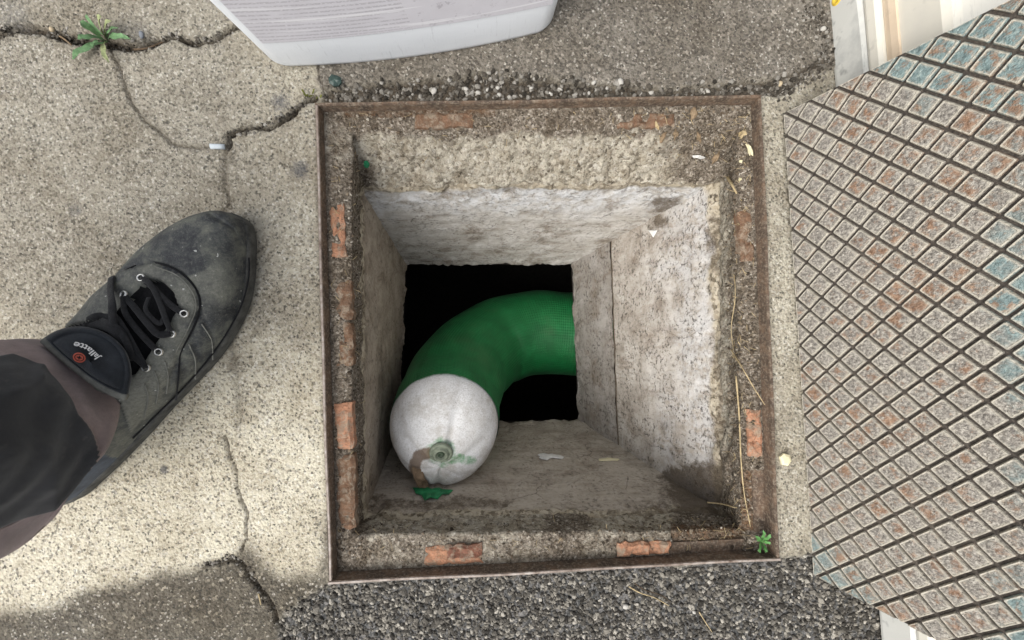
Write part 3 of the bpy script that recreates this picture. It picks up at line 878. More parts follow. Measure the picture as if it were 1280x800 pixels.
def brick(x0, y0, x1, y1, zt, mat, h=.012):
    c = [W(x0, y0, zt), W(x1, y0, zt), W(x1, y1, zt), W(x0, y1, zt)]
    cx_ = sum(p[0] for p in c) / 4; cy_ = sum(p[1] for p in c) / 4
    xlo = max(min(p[0] for p in c), -.2440); xhi = min(max(p[0] for p in c), .2440)
    ylo = max(min(p[1] for p in c), -.2570); yhi = min(max(p[1] for p in c), .2570)
    n = max(6, int((xhi - xlo) / .004)); m = max(6, int((yhi - ylo) / .004))
    V = []
    for lev, (ins, zz) in enumerate(((0, zt - h), (0, zt - .0016), (.0007, zt - .0005), (.0018, zt))):
        pass
    # top as a small uneven grid, sides as a skirt
    xs_ = np.linspace(xlo, xhi, n); ys_ = np.linspace(ylo, yhi, m)
    gx, gy = np.meshgrid(xs_, ys_, indexing='ij')
    e = np.minimum(np.minimum(gx - xlo, xhi - gx), np.minimum(gy - ylo, yhi - gy))
    P_ = np.stack([gx, gy, np.zeros_like(gx)], -1)
    j = .0019 * vnoise(P_, 190, 9) ; j2 = .0019 * vnoise(P_, 190, 19)
    gz = zt - .0022 * (e < 1e-5) + .0012 * vnoise(P_, 180, 12) - .005 * np.clip(vnoise(P_, 90, 14) - .15, 0, 1)
    top = np.stack([np.clip(gx + j, -.2443, .2443), np.clip(gy + j2, -.2573, .2573), gz], -1)
    V = list(top.reshape(-1, 3)); F = [tuple(f) for f in gridfaces(n, m)]
    per = [(i, 0) for i in range(n)] + [(n - 1, k) for k in range(1, m)] + [(i, m - 1) for i in range(n - 2, -1, -1)] + [(0, k) for k in range(m - 2, 0, -1)]
    b = len(V)
    for (i, k) in per:
        p = top[i, k]; V.append(np.array((p[0], p[1], zt - h)))
    for a in range(len(per)):
        a2 = (a + 1) % len(per)
        F.append((per[a][0] * m + per[a][1], b + a, b + a2, per[a2][0] * m + per[a2][1]))
    o = mesh_obj('brick', V, F, mat, smooth=False); adopt(o, pit)
    return o
for (r, z, m) in (((519, 135, 590, 157), -.0105, 'brick_dirty'), ((772, 140, 846, 156), -.0116, 'brick_dirty'), ((407, 252, 429, 320), -.0105, 'brick'),
                  ((421, 350, 438, 399), -.0116, 'brick_dirty'), ((421, 403, 439, 457), -.0116, 'brick_dirty'), ((413, 505, 439, 563), -.0105, 'brick'), ((419, 572, 441, 662), -.0114, 'brick_dirty'),
                  ((531, 685, 603, 712), -.0116, 'brick'), ((773, 680, 838, 703), -.0106, 'brick'), ((927, 262, 951, 326), -.0114, 'brick_dirty'), ((937, 513, 961, 571), -.0108, 'brick')):
    b = brick(*r, z, M[m])
    if r[0] == 531:
        # the dark broken arris of this brick
        d = brick(556, 684, 602, 699, z + .0012, M['brick_dark'], .004); d.name = 'broken_face'

# ================================================================== STEEL FRAME
frame = pit
T, FLW, FZ = .0035, .0165, -.0170
def rail(p0, p1, inn, extend, mat_edge):
    """L-section rail from p0 to p1 (outer top line); inn = inward unit vector"""
    p0 = np.array(p0, float); p1 = np.array(p1, float); inn = np.array(inn, float)
    prof = [(0, .0010), (T, .0008), (T, FZ), (FLW, FZ), (FLW, FZ - .004), (0, FZ - .004)]
    n = 40
    Vv = []
    for k in range(n + 1):
        t = k / n
        c = p0 + (p1 - p0) * t
        w = .0006 * math.sin(5 * t + extend) + .0003 * math.sin(17 * t)
        for i, (a, z) in enumerate(prof):
            q = c + inn * (a + (w if i in (0, 1) else 0)) ; Vv.append((q[0], q[1], z + .0005 * math.sin(11 * t + 2 * extend) * (i < 2)))
    Ff = []
    m = len(prof)
    for k in range(n):
        for i in range(m):
            i2 = (i + 1) % m
            Ff.append((k * m + i, (k + 1) * m + i, (k + 1) * m + i2, k * m + i2))
    Ff.append(tuple(range(m))); Ff.append(tuple(range(n * m + m - 1, n * m - 1, -1)))
    o = mesh_obj('frame_rail', Vv, Ff, M['frame'], smooth=False); adopt(o, frame)
    # worn top edge
    Vv = []
    for k in range(n + 1):
        t = k / n
        c = p0 + (p1 - p0) * t
        w = .0006 * math.sin(5 * t + extend) + .0003 * math.sin(17 * t)
        zz = .0005 * math.sin(11 * t + 2 * extend)
        for (a, z) in ((.0004, .0009), (.0006, .0019), (T - .0008, .0018), (T - .0005, .0007)):
            q = c + inn * (a + w); Vv.append((q[0], q[1], z + zz))
    o = mesh_obj('frame_edge', Vv, gridfaces(n + 1, 4)[:, ::-1], mat_edge, smooth=False); adopt(o, frame)
rail((-FX, FY, 0), (FX, FY, 0), (0, -1, 0), 0, M['frame'])
rail((FX, -FY, 0), (-FX, -FY, 0), (0, 1, 0), 1, M['rim'])
rail((-FX, -FY + T, 0), (-FX, FY - T, 0), (1, 0, 0), 2, M['rim'])
rail((FX, FY - T, 0), (FX, -FY + T, 0), (-1, 0, 0), 3, M['frame'])

# ================================================================== PIPE LINER
liner = empty('pipe_liner', tuple(W(600, 480, -.30)))
tag(liner, 'curved green inflatable pipe liner with white rounded end inside the pit', 'pipe liner')
def D(px, py, depth): return W(px, py, CAM[2] - depth)
path = [np.array((.415, -.006, -.445)), np.array((.25, -.006, -.443)), D(722, 417, .885), D(668, 416, .88), D(618, 429, .85), D(581, 460, .775), D(562, 500, .685), D(556, 530, .615)]
NP_, NA = 120, 72
sp = spline(path, NP_)
tan = np.gradient(sp, axis=0); tan /= np.linalg.norm(tan, axis=1, keepdims=True)
tan[-8:] = tan[-8]                            # straight near the end
RAD = .0825
arc = np.concatenate([[0], np.cumsum(np.linalg.norm(np.diff(sp, axis=0), axis=1))])
nrm = np.cross(tan[0], (0, 0, 1)); nrm /= np.linalg.norm(nrm)
V = []; UVs = []
frames = []
for i in range(NP_):
    nrm = nrm - tan[i] * np.dot(nrm, tan[i]); nrm /= np.linalg.norm(nrm)
    bi = np.cross(tan[i], nrm); frames.append((nrm.copy(), bi.copy()))
    wr = 1 + .010 * math.sin(arc[i] * 70) * (1 if 30 < i < 105 else .3)
    wr *= np.interp(CAM[2] - sp[i][2], [.60, .66, .86], [1.0, 1.03, 1.115])
    for k in range(NA):
        a = 2 * math.pi * k / NA
        r = RAD * wr * (1 + .006 * math.sin(3 * a + arc[i] * 20))
        V.append(sp[i] + (nrm * math.cos(a) + bi * math.sin(a)) * r); UVs.append((a / (2 * math.pi) * .52, arc[i]))
o = mesh_obj('green_sleeve', V, gridfaces(NP_, NA)[:, ::1], M['liner'], uv=UVs)
# close the seam round the tube
me = o.data
Fc = [(i * NA + NA - 1, (i + 1) * NA + NA - 1, (i + 1) * NA, i * NA) for i in range(NP_ - 1)]
allF = [tuple(f) for f in gridfaces(NP_, NA)] + Fc
bpy.data.objects.remove(o)
o = mesh_obj('green_sleeve', V, np.array(allF), M['liner'], uv=UVs); adopt(o, liner)
# white end
e_c = sp[-1]; e_t = tan[-1]; e_n, e_b = frames[-1]
dirn = (CAM - e_c); dirn /= np.linalg.norm(dirn)
ax = e_t
t_n = np.array((0., 0., 0.)); best = 1e9
for k in range(180):                           # direction in the end plane that points at the nozzle
    v_ = e_n * math.cos(k / 28.65) + e_b * math.sin(k / 28.65)
    d_ = toimg(e_c + v_ * .03) - toimg(e_c); d_ /= np.hypot(*d_)
    err = (d_[0] + .10) ** 2 + (d_[1] - .995) ** 2
    if err < best: best = err; t_n = v_
V = []; UVs = []; gr = []; br = []
NR = 46
noz_img = np.array((552, 565))
for i in range(NR):
    q = i / (NR - 1) * math.pi / 2
    rr = RAD * (1.004 + .004 * math.sin(2 * q)) * math.cos(q) ** .82
    hh = RAD * .92 * math.sin(q) ** 1.0 - .014
    for k in range(NA):
        a = 2 * math.pi * k / NA
        fold = 0
        for fa, fw, fd in ((.55, .10, .007), (1.35, .09, .004), (2.5, .13, .007), (3.5, .08, .003), (4.4, .16, .005), (5.4, .10, .006)):
            dd = (a - fa + math.pi) % (2 * math.pi) - math.pi
            fold += fd * math.exp(-(dd / fw) ** 2)
        fold *= math.sin(q) ** .7 * math.cos(q) ** .35
        lump = 1 + (.022 * math.sin(2 * a + 1) + .014 * math.sin(5 * a + 2.2)) * math.sin(q)
        p = e_c + (e_n * math.cos(a) + e_b * math.sin(a)) * (rr * lump) + ax * (hh - fold * 1.25) + t_n * (.030 * math.sin(q) ** 2)
        V.append(p); UVs.append((a / 6.283 * .52, q * RAD))
V = np.array(V)
ipx = toimg(V)
d_n = np.hypot(ipx[:, 0] - 552, ipx[:, 1] - 565)
gr = np.maximum(.95 * sstep(9, 1, np.repeat(np.arange(NR), NA) + 2.5 * fbm(V, 60, 3, 3)), .62 * (1 - sstep(14, 30, d_n)))
gr = np.maximum(gr, .6 * (1 - sstep(4, 12, pdist(ipx[:, 0], ipx[:, 1], [(565, 572), (590, 575)]))))
br = .95 * (1 - sstep(3, 13, pdist(ipx[:, 0], ipx[:, 1], [(536, 566), (522, 570), (518, 584), (522, 600)])))
o = mesh_obj('white_end', V, np.array([tuple(f) for f in gridfaces(NR, NA)] + [(i * NA + NA - 1, (i + 1) * NA + NA - 1, (i + 1) * NA, i * NA) for i in range(NR - 1)]), M['cap'], uv=UVs, attrs={'green': gr, 'brown': br}); adopt(o, liner)
# nozzle where the photograph shows it, on the surface
k = int(np.argmin(d_n + 1000 * (np.repeat(np.arange(NR), NA) < 6)))
npos = V[k]; nd = npos - (e_c - ax * .02); nd /= np.linalg.norm(nd)
def lathe(name, base, axis, prof, mat, parent, n=28):
    axis = Vector(axis).normalized(); s_ = axis.orthogonal().normalized(); u_ = axis.cross(s_)
    V = []
    for k in range(n):
        a = 2 * math.pi * k / n
        for (r, h) in prof: V.append(Vector(base) + (s_ * math.cos(a) + u_ * math.sin(a)) * r + axis * h)
    o = mesh_obj(name, V, gridfaces(n, len(prof), True), mat)
    if parent: adopt(o, parent)
    return o
nz = lathe('nozzle', npos, nd, [(.0165, -.002), (.0160, .0015), (.0135, .0028), (.0120, .0015), (.0108, .001), (.0100, .0055), (.0082, .0068), (.0066, .0050), (.0060, .0015), (.0001, .0012)], M['nozzle'], liner)
lathe('nozzle_bore', npos + nd * .0022, nd, [(.0046, .0), (.0044, .0022), (.0030, .0024), (.0022, .0004), (.0001, .0003)], M['nozzle_hole'], liner)

# torn strap hanging from the nozzle and the green scrap below it
def ribbon(name, pts, widths, mat, up=(0, 0, 1), th=.0012, seed=0, n=26):
    c = spline(pts, n); w = np.interp(np.linspace(0, 1, n), np.linspace(0, 1, len(widths)), widths)
    g = np.random.default_rng(seed)
    w = w * (1 + .25 * vnoise(np.stack([np.linspace(0, 9, n), np.full(n, seed), np.zeros(n)], -1), 1.0, seed))
    tg = np.gradient(c, axis=0); tg /= np.linalg.norm(tg, axis=1, keepdims=True)
    upv = np.array(up, float)
    sd = np.cross(tg, upv); sd /= np.linalg.norm(sd, axis=1, keepdims=True)
    nn = np.cross(sd, tg)
    V = []; m = 7
    for i in range(n):
        for k in range(m):
            f = k / (m - 1) * 2 - 1
            V.append(c[i] + sd[i] * w[i] * f + nn[i] * (th + .0016 * math.sin(i * .9 + k) * (1 - abs(f))))
    for i in range(n):
        for k in range(m):
            f = k / (m - 1) * 2 - 1
            V.append(V[i * m + k] - nn[i] * th)
    F = [tuple(f) for f in gridfaces(n, m)]
    b = n * m
    F += [tuple(b + x for x in f[::-1]) for f in gridfaces(n, m)]
    for i in range(n - 1):
        F.append((i * m, b + i * m, b + (i + 1) * m, (i + 1) * m)); F.append((i * m + m - 1, (i + 1) * m + m - 1, b + (i + 1) * m + m - 1, b + i * m + m - 1))
    for k in range(m - 1):
        F.append((k, k + 1, b + k + 1, b + k)); F.append(((n - 1) * m + k, b + (n - 1) * m + k, b + (n - 1) * m + k + 1, (n - 1) * m + k + 1))
    return mesh_obj(name, V, F, mat)
near_lo = [D(519, 568, .585), D(520, 580, .575), D(524, 596, .568), D(530, 608, .575), D(534, 616, .583)]
st = ribbon('torn_strap', near_lo, [.004, .0060, .0085, .0065, .005], M['brown_strap'], up=(0, .3, 1), seed=3)
tag(st, 'rusty brown torn strap hanging from the white end of the liner', 'strap')

def near_wall_pt(px, py, lift=.0015):
    """point on the near pit wall under a pixel"""
    a = (L2[2] + L2[3]) / 2; b = (L4[2] + L4[3]) / 2
    e = L2[2] - L2[3]
    n = np.cross(e, b - a); n /= np.linalg.norm(n)
    if n[2] < 0: n = -n
    d = RC @ np.array([(px - 640) / FPX, (400 - py) / FPX, -1.0])
    t = np.dot(a - CAM, n) / np.dot(d, n)
    return CAM + d * t + n * lift, n

def right_wall_pt(px, py, lift=.0015):
    a = (L2[1] + L2[2]) / 2; b = (L4[1] + L4[2]) / 2
    e = L2[2] - L2[1]
    n = np.cross(e, b - a); n /= np.linalg.norm(n)
    if n[2] < 0: n = -n
    d = RC @ np.array([(px - 640) / FPX, (400 - py) / FPX, -1.0])
    t = np.dot(a - CAM, n) / np.dot(d, n)
    return CAM + d * t + n * lift, n

def flake(name, pts_px, where, mat, th=.0012, lift=.001, curl=.0):
    """small irregular plate with an outline in pixels lying on a surface; where(px,py) -> point, normal"""
    top = []; n0 = None
    for (x, y) in pts_px:
        p, n = where(x, y); top.append(p + n * lift); n0 = n
    top = np.array(top); c = top.mean(0)
    m = len(top)
    mid = c + (top - c) * .6 + n0 * (curl * .7 + th * .3)
    V = list(top) + list(mid) + [c + n0 * (curl + th * .3)] + list(top - n0 * th)
    F = []
    for i in range(m):
        j = (i + 1) % m
        F += [(i, j, m + j, m + i), (m + i, m + j, 2 * m), (2 * m + 1 + i, 2 * m + 1 + j, j, i)]
    F.append(tuple(2 * m + 1 + i for i in range(m - 1, -1, -1)))
    return mesh_obj(name, V, F, mat, smooth=False)

def blob(cx_, cy_, rx, ry, n=9, rot=0, seed=0, j=.25):
    g = random.Random(seed); out = []
    for k in range(n):
        a = 2 * math.pi * k / n; r = 1 + g.uniform(-j, j)
        x, y = rx * r * math.cos(a), ry * r * math.sin(a)
        out.append((cx_ + x * math.cos(rot) - y * math.sin(rot), cy_ + x * math.sin(rot) + y * math.cos(rot)))
    return out
tag(flake('film_scrap', [(516, 612), (524, 614), (531, 611), (540, 614), (549, 612), (557, 616), (566, 615), (561, 620), (553, 620), (547, 626), (538, 624), (531, 628), (527, 621), (520, 619)], lambda x, y: near_wall_pt(x, y), M['green_scrap'], .0012, .002, .003), 'crumpled green film scrap below the white liner end', 'film scrap')
tag(flake('paint_flake', blob(686, 572, 13, 3.6, 15, .06, 2, .5), lambda x, y: near_wall_pt(x, y), M['flake'], .001, .0015, .001), 'white paint flake on the near pit wall beside the liner', 'flake')
tag(flake('paint_flake', blob(765, 576, 13, 2.2, 15, .0, 4, .55), lambda x, y: near_wall_pt(x, y), M['yellow_chip'], .001, .0015, .001), 'beige thin flake on the near pit wall left of the right corner', 'flake')
tag(flake('paint_flake', [(812, 288), (823, 288), (818, 297)], lambda x, y: right_wall_pt(x, y), M['flake'], .001, .0015, .001), 'small white triangular flake high on the right pit wall', 'flake')

# ================================================================== LID
LO = np.array((.2732, .2135, 0.0)); PHI, LEAN, DL, ASP, TW = .0392, .349, .0262, .978, .0147
e0 = np.array((math.sin(PHI), -math.cos(PHI), 0)); n0 = np.array((math.cos(PHI), math.sin(PHI), 0))
u0 = n0 * math.sin(LEAN) + np.array((0, 0, math.cos(LEAN)))
LE = e0 * math.cos(TW) - u0 * math.sin(TW); LU = u0 * math.cos(TW) + e0 * math.sin(TW)
LN = np.cross(LE, LU); LN /= np.linalg.norm(LN)
if LN[0] > 0: LN = -LN                        # tread side looks to the pit
S0, S1 = .0006, .512                          # along LU
I0, I1 = -1.02 * DL, 18.95 * DL               # along LE
LO = LO + np.array((0, 0, .004))
def LP(e, u, h=0.0): return LO + LE * e + LU * u + LN * h
lid = empty('manhole_cover', tuple(LP((I0 + I1) / 2, 0)))
tag(lid, 'worn square cast iron cover with diamond studs leaning beside the pit', 'manhole cover')
TH = .011
Vv = []
nE, nU = 60, 60
prof = []
for (ie, iu, h) in ((0, 0, -TH), (0, 0, -.0015), (.0012, .0012, 0)):
    prof.append([LP(I0 + ie, S0 + iu, h), LP(I1 - ie, S0 + iu, h), LP(I1 - ie, S1 - iu, h), LP(I0 + ie, S1 - iu, h)])
V = [p for r in prof for p in r]
F = [(8, 9, 10, 11), (3, 2, 1, 0)]
for a in range(2):
    for k in range(4):
        k2 = (k + 1) % 4
        F.append((a * 4 + k, a * 4 + k2, a * 4 + 4 + k2, a * 4 + 4 + k))
adopt(mesh_obj('plate', V, F, M['lid_plate'], smooth=False), lid)

def clip_poly(poly, a, b, c):
    """keep a*x+b*y<=c"""
    out = []
    for i in range(len(poly)):
        p, q = poly[i], poly[(i + 1) % len(poly)]
        dp = a * p[0] + b * p[1] - c; dq = a * q[0] + b * q[1] - c
        if dp <= 0: out.append(p)
        if dp * dq < 0:
            t = dp / (dp - dq); out.append((p[0] + (q[0] - p[0]) * t, p[1] + (q[1] - p[1]) * t))
    return out

def stud_poly(ins=0.0):
    he = DL * .5 * .85 - ins * 1.41; hu = he * ASP; c = .05
    return [(he, -hu * 0 + hu * 0)] and [(he * (1 - c), -hu * c), (he * (1 - c), hu * c), (he * c, hu * (1 - c)), (-he * c, hu * (1 - c)), (-he * (1 - c), hu * c), (-he * (1 - c), -hu * c), (-he * c, -hu * (1 - c)), (he * c, -hu * (1 - c))]

def stud_geo(poly):
    """rings: foot, shoulder, arris, worn top; returned as (e,u,h), faces, edge weights"""
    c = np.mean(poly, axis=0); V = []; ed = []
    sc = [1.05, 1.0, .92, .80, .45]; hh = [-.0003, .0018, .0030, .0027, .0031]; ew = [.1, .6, 1.0, .46, -.15]
    for s_, h, w in zip(sc, hh, ew):
        for p in poly: V.append((c[0] + (p[0] - c[0]) * s_, c[1] + (p[1] - c[1]) * s_, h)); ed.append(w)
    m = len(poly); F = []
    for r in range(4):
        for k in range(m):
            k2 = (k + 1) % m
            F.append((r * m + k, r * m + k2, (r + 1) * m + k2, (r + 1) * m + k))
    F.append(tuple(4 * m + k for k in range(m)))
    return V, F, ed

full = stud_poly()
fv, ff, fe_ = stud_geo(full)
bm_obj = mesh_obj('stud', [LE * a + LU * b + LN * h for a, b, h in fv], ff, M['stud'], smooth=False, attrs={'edge': fe_})
stud_mesh = bm_obj.data
bpy.data.objects.remove(bm_obj)
cells = []
for half in (0, .5):
    for i in range(-3, 22):
        for j in range(-2, 24):
            ci, cj = i + half, j + half
            ce, cu = ci * DL, (cj + .6) * DL * ASP
            poly = [(ce + a, cu + b) for a, b in full]
            m = .0016
            cp = poly
            for (a, b, c) in ((1, 0, I1 - m), (-1, 0, -(I0 + m)), (0, 1, S1 - m), (0, -1, -(S0 + m))):
                cp = clip_poly(cp, a, b, c)
                if len(cp) < 3: break
            if len(cp) < 3: continue
            ar = abs(sum(cp[k][0] * cp[(k + 1) % len(cp)][1] - cp[(k + 1) % len(cp)][0] * cp[k][1] for k in range(len(cp)))) / 2
            if ar < 1.5e-5: continue
            ctr = LP(ce, cu)
            im = toimg(ctr) if ctr[2] < CAM[2] - .03 else np.array((9999, 9999))
            vis = -20 < im[0] < 1305 and -20 < im[1] < 820
            cut = len(cp) != len(poly) or any(abs(x[0] - y[0]) + abs(x[1] - y[1]) > 1e-9 for x, y in zip(cp, poly))
            cells.append((0 if vis else 1, -ctr[2] if vis else ctr[2], ce, cu, cp if cut else None, im))
cells.sort(key=lambda c: (c[0], c[1]))
rest_V, rest_F, rest_E = [], [], []
grs = np.random.default_rng(12)
for k, (a, b, ce, cu, cp, im) in enumerate(cells):
    blue = 0.0
    if a == 0:
        x, y = im
        blue = .75 * sstep(190, 50, y) * sstep(1040, 1150, x) + .5 * sstep(600, 720, y) * sstep(1150, 1030, x) + .42 * sstep(1180, 1270, x) + .3 * sstep(700, 800, y)
        blue += -.10
    if k < 300:
        if cp is None:
            o = bpy.data.objects.new('stud', stud_mesh); col.objects.link(o)
            o.location = LP(ce, cu) + LN * grs.uniform(-.0003, .0003)
        else:
            v_, f_, ew = stud_geo([(p[0] - ce, p[1] - cu) for p in cp])
            o = mesh_obj('stud', [LE * p + LU * q_ + LN * h for p, q_, h in v_], f_, M['stud'], smooth=False, attrs={'edge': ew})
            o.location = LP(ce, cu)
        o['bluepaint'] = float(blue)
        adopt(o, lid)
    else:
        v_, f_, ew = stud_geo(cp if cp else [(ce + p, cu + q_) for p, q_ in full])
        bse = len(rest_V)
        rest_V += [LP(p, q_, h) for p, q_, h in v_]; rest_F += [tuple(bse + i for i in f) for f in f_]; rest_E += ew
o = mesh_obj('upper_studs', rest_V, rest_F, M['stud'], smooth=False, attrs={'edge': rest_E}); o['kind'] = 'stuff'; adopt(o, lid)

# ================================================================== CREAM PLASTIC BOX BEHIND THE LID
A = W(1038, 40, 0); B = W(1099, 772, 0)
bd = (A - B); bd[2] = 0; bd /= np.linalg.norm(bd); bn = np.array((bd[1], -bd[0], 0))
if bn[0] < 0: bn = -bn
BL0, BL1 = -.16, .95
def BP(t, n, z): return B + bd * t + bn * n + np.array((0, 0, z))
box = empty('plastic_box', tuple(BP(.4, .15, 0)))
tag(box, 'long cream plastic box with ribbed grey edge behind the leaning cover', 'plastic box')
def extr(name, prof, mat, t0=BL0, t1=BL1, wob=0.0, n=60):
    V = []; m = len(prof)
    for k in range(n + 1):
        t = t0 + (t1 - t0) * k / n
        w = wob * (math.sin(t * 23) + .6 * math.sin(t * 51 + 1))
        for (a, z) in prof: V.append(BP(t, a + (w if z > .004 else 0), z))
    F = []
    for k in range(n):
        for i in range(m):
            i2 = (i + 1) % m
            F.append((k * m + i, k * m + i2, (k + 1) * m + i2, (k + 1) * m + i))
    F.append(tuple(range(m - 1, -1, -1))); F.append(tuple(range(n * m, n * m + m)))
    o = mesh_obj(name, V, F, mat, smooth=False); adopt(o, box); return o
BH = .110
extr('body', [(.012, .002), (.010, .06), (.010, BH - .008), (.013, BH - .002), (.020, BH), (.33, BH), (.338, BH - .006), (.34, .002)], M['cream_plastic'])
extr('base_flange', [(.0, .001), (-.0005, .004), (.0005, .034), (.003, .0375), (.0095, .0378), (.0095, .001)], M['cream_flange'], wob=.0006)
extr('rib', [(.0095, .0385), (.003, .0392), (.0022, .042), (.0024, .050), (.0045, .0535), (.0095, .0538)], M['cream_plastic'])
extr('stained_groove', [(.0098, .0543), (.0072, .0545), (.0066, .060), (.0078, .066), (.0098, .0665)], M['tan_plastic'])
yc = W(1046, -2, .012)
lathe('yellow_button', yc + np.array((0.004, 0, 0)), -bn, [(.0075, -.004), (.0075, .003), (.0066, .0045), (.0040, .0050), (.0035, .0042), (.0001, .0042)], M['yellow'], box)

# ================================================================== WHITE CANISTER
A = W(339, 81, 0); B = W(692, 34, 0)
ce_ = (B - A); cw = np.linalg.norm(ce_); ce_ /= cw; cn = np.array((-ce_[1], ce_[0], 0))
can = empty('canister', tuple(A + ce_ * cw / 2 + cn * .11))
tag(can, 'white plastic canister with a printed grey label standing above the pit', 'canister')
cc = A + ce_ * cw / 2
CD = .22
def can_ring(ins, z, n=96):
    hw = cw / 2 - ins + .10 * min(z, .16); d0 = ins - .006; d1 = CD - ins
    r = .020
    pts = []
    corners = [(-hw + r, d0 + r, math.pi), (hw - r, d0 + r, 1.5 * math.pi), (hw - r, d1 - r, 0), (-hw + r, d1 - r, .5 * math.pi)]
    per = n // 4
    for ci, (x, y, a0) in enumerate(corners):
        na = 8
        for k in range(na + 1):
            a = a0 + k / na * math.pi / 2; pts.append((x + r * math.cos(a), y + r * math.sin(a)))
        x2, y2, a2 = corners[(ci + 1) % 4]
        p0 = pts[-1]; p1 = (x2 + r * math.cos(a2), y2 + r * math.sin(a2))
        for k in range(1, 16):
            f = k / 16; pts.append((p0[0] + (p1[0] - p0[0]) * f, p0[1] + (p1[1] - p0[1]) * f))
    out = []
    for x, y in pts:
        bul = -.010 * (1 - (x / hw) ** 2) if y < CD / 2 else .008 * (1 - (x / hw) ** 2)
        out.append(cc + ce_ * x + cn * (y + bul) + np.array((0, 0, z)))
    return out
levels = [(.012, .001), (.005, .0015), (.0015, .004), (0, .009), (0, .04), (0, .10), (0, .18), (0, .26), (.004, .275), (.020, .292), (.06, .30)]
rg = [can_ring(*l) for l in levels]
m = len(rg[0]); V = [p for r in rg for p in r]
F = []
for a in range(len(levels) - 1):
    for k in range(m):
        k2 = (k + 1) % m; F.append((a * m + k, a * m + k2, (a + 1) * m + k2, (a + 1) * m + k))
F.append(tuple(range(m - 1, -1, -1))); F.append(tuple((len(levels) - 1) * m + k for k in range(m)))
adopt(mesh_obj('body', V, F, M['white_plastic']), can)
# label wrapped on the front
V = []; UVs = []
for i in range(60):
    f = i / 59
    for k in range(24):
        z = .043 + .16 * k / 23
        hw = cw / 2 + .10 * min(z, .16)
        x = -hw + .019 + (2 * hw - .032) * f
        zb = z + (.003 if k == 0 else 0) * math.sin(f * 3)
        V.append(cc + ce_ * x + cn * (-.006 - .010 * (1 - (x / hw) ** 2) - .0006) + np.array((0, 0, zb))); UVs.append(((2 * hw - .032) * f, z))
adopt(mesh_obj('label', V, gridfaces(60, 24), M['label'], uv=UVs), can)
hb = cc + cn * CD * .5
tube('handle', [hb - ce_ * .06 + np.array((0, 0, .298)), hb - ce_ * .055 + np.array((0, 0, .33)), hb - ce_ * .02 + np.array((0, 0, .34)), hb + ce_ * .03 + np.array((0, 0, .34)), hb + ce_ * .06 + np.array((0, 0, .325)), hb + ce_ * .065 + np.array((0, 0, .298))], .012, M['white_plastic'], can, 12)
lathe('cap', hb + ce_ * .10 + np.array((0, 0, .298)), (0, 0, 1), [(.024, 0), (.024, .02), (.021, .023), (.0001, .023)], M['white_plastic'], can)
tube('small_print', [W(476, 36.5, .0445), W(490, 35.2, .0445)], .0006, M['label_ink'], can, 5)
bpy.data.objects.remove(can.children[-1])     # too faint to show

# ================================================================== PERSON (leg and shoe)
def G(x, yd, z=0.0):
    p = W(626 + x * 500 / .4441, 406.4 + yd * 500 / .4441, 0); return np.array((p[0], p[1], z))
person = empty('person', tuple(G(-.42, .10)))
tag(person, 'person in brown work trousers standing with one scuffed black shoe beside the pit', 'person')
ST = [(-.490, .172, -.466, .186, .040), (-.497, .150, -.442, .181, .060), (-.493, .118, -.418, .161, .073), (-.478, .085, -.395, .139, .078), (-.455, .045, -.370, .113, .079), (-.432, .008, -.345, .085, .076),
      (-.407, -.028, -.318, .057, .070), (-.387, -.056, -.295, .031, .064), (-.366, -.080, -.277, .003, .060), (-.343, -.099, -.266, -.023, .057), (-.322, -.111, -.261, -.050, .054), (-.304, -.117, -.260, -.073, .050),
      (-.290, -.1185, -.263, -.090, .045), (-.279, -.115, -.269, -.104, .039), (-.2735, -.1105, -.2725, -.1095, .032)]
NS, NQ = 170, 110
ST = [(a, b, c * f_, d * f_, e) for (a, b, c, d, e), f_ in zip(ST, [1.035] * 12 + [1.022, 1.008, 1.0])]
SS = spline(np.array(ST), NS)
Z0 = .019
V = np.zeros((NS, NQ, 3))
for i in range(NS):
    mx, my, lx, ly, h = SS[i]
    a = G(mx, my); b = G(lx, ly)
    for k in range(NQ):
        qq = math.pi * k / (NQ - 1)
        c = math.cos(qq); s_ = max(0, math.sin(qq))
        t = .5 - .5 * math.copysign(abs(c) ** .80, c)
        h_ = Z0 + (h - Z0) * s_ ** .72
        V[i, k] = a + (b - a) * t; V[i, k, 2] = h_
ipx = toimg(V)
X, Y = ipx[..., 0], ipx[..., 1]
eyestay = [(126, 362), (154, 338), (193, 329), (223, 340), (243, 361), (249, 384), (238, 414), (224, 442), (208, 480), (192, 512), (165, 540), (150, 500), (60, 460), (60, 420)]
throat = [(163, 376), (176, 360), (190, 351), (204, 351), (220, 366), (227, 384), (217, 402), (206, 418), (194, 436), (184, 452), (172, 470), (120, 480), (60, 470), (50, 420), (95, 405), (130, 400), (150, 388)]
sde = sdist(X, Y, eyestay); sdt = sdist(X, Y, throat)
top_ok = V[..., 2] > .034
lift = .0036 * (1 - sstep(-2.0, .8, sde)) * top_ok
lift = lift - .0012 * np.exp(-((sde - 3) / 1.5) ** 2) * top_ok - .0007 * np.exp(-((sde + 5) / 1.0) ** 2) * top_ok
lift = lift - .0052 * (1 - sstep(-3.0, .5, sdt)) * top_ok
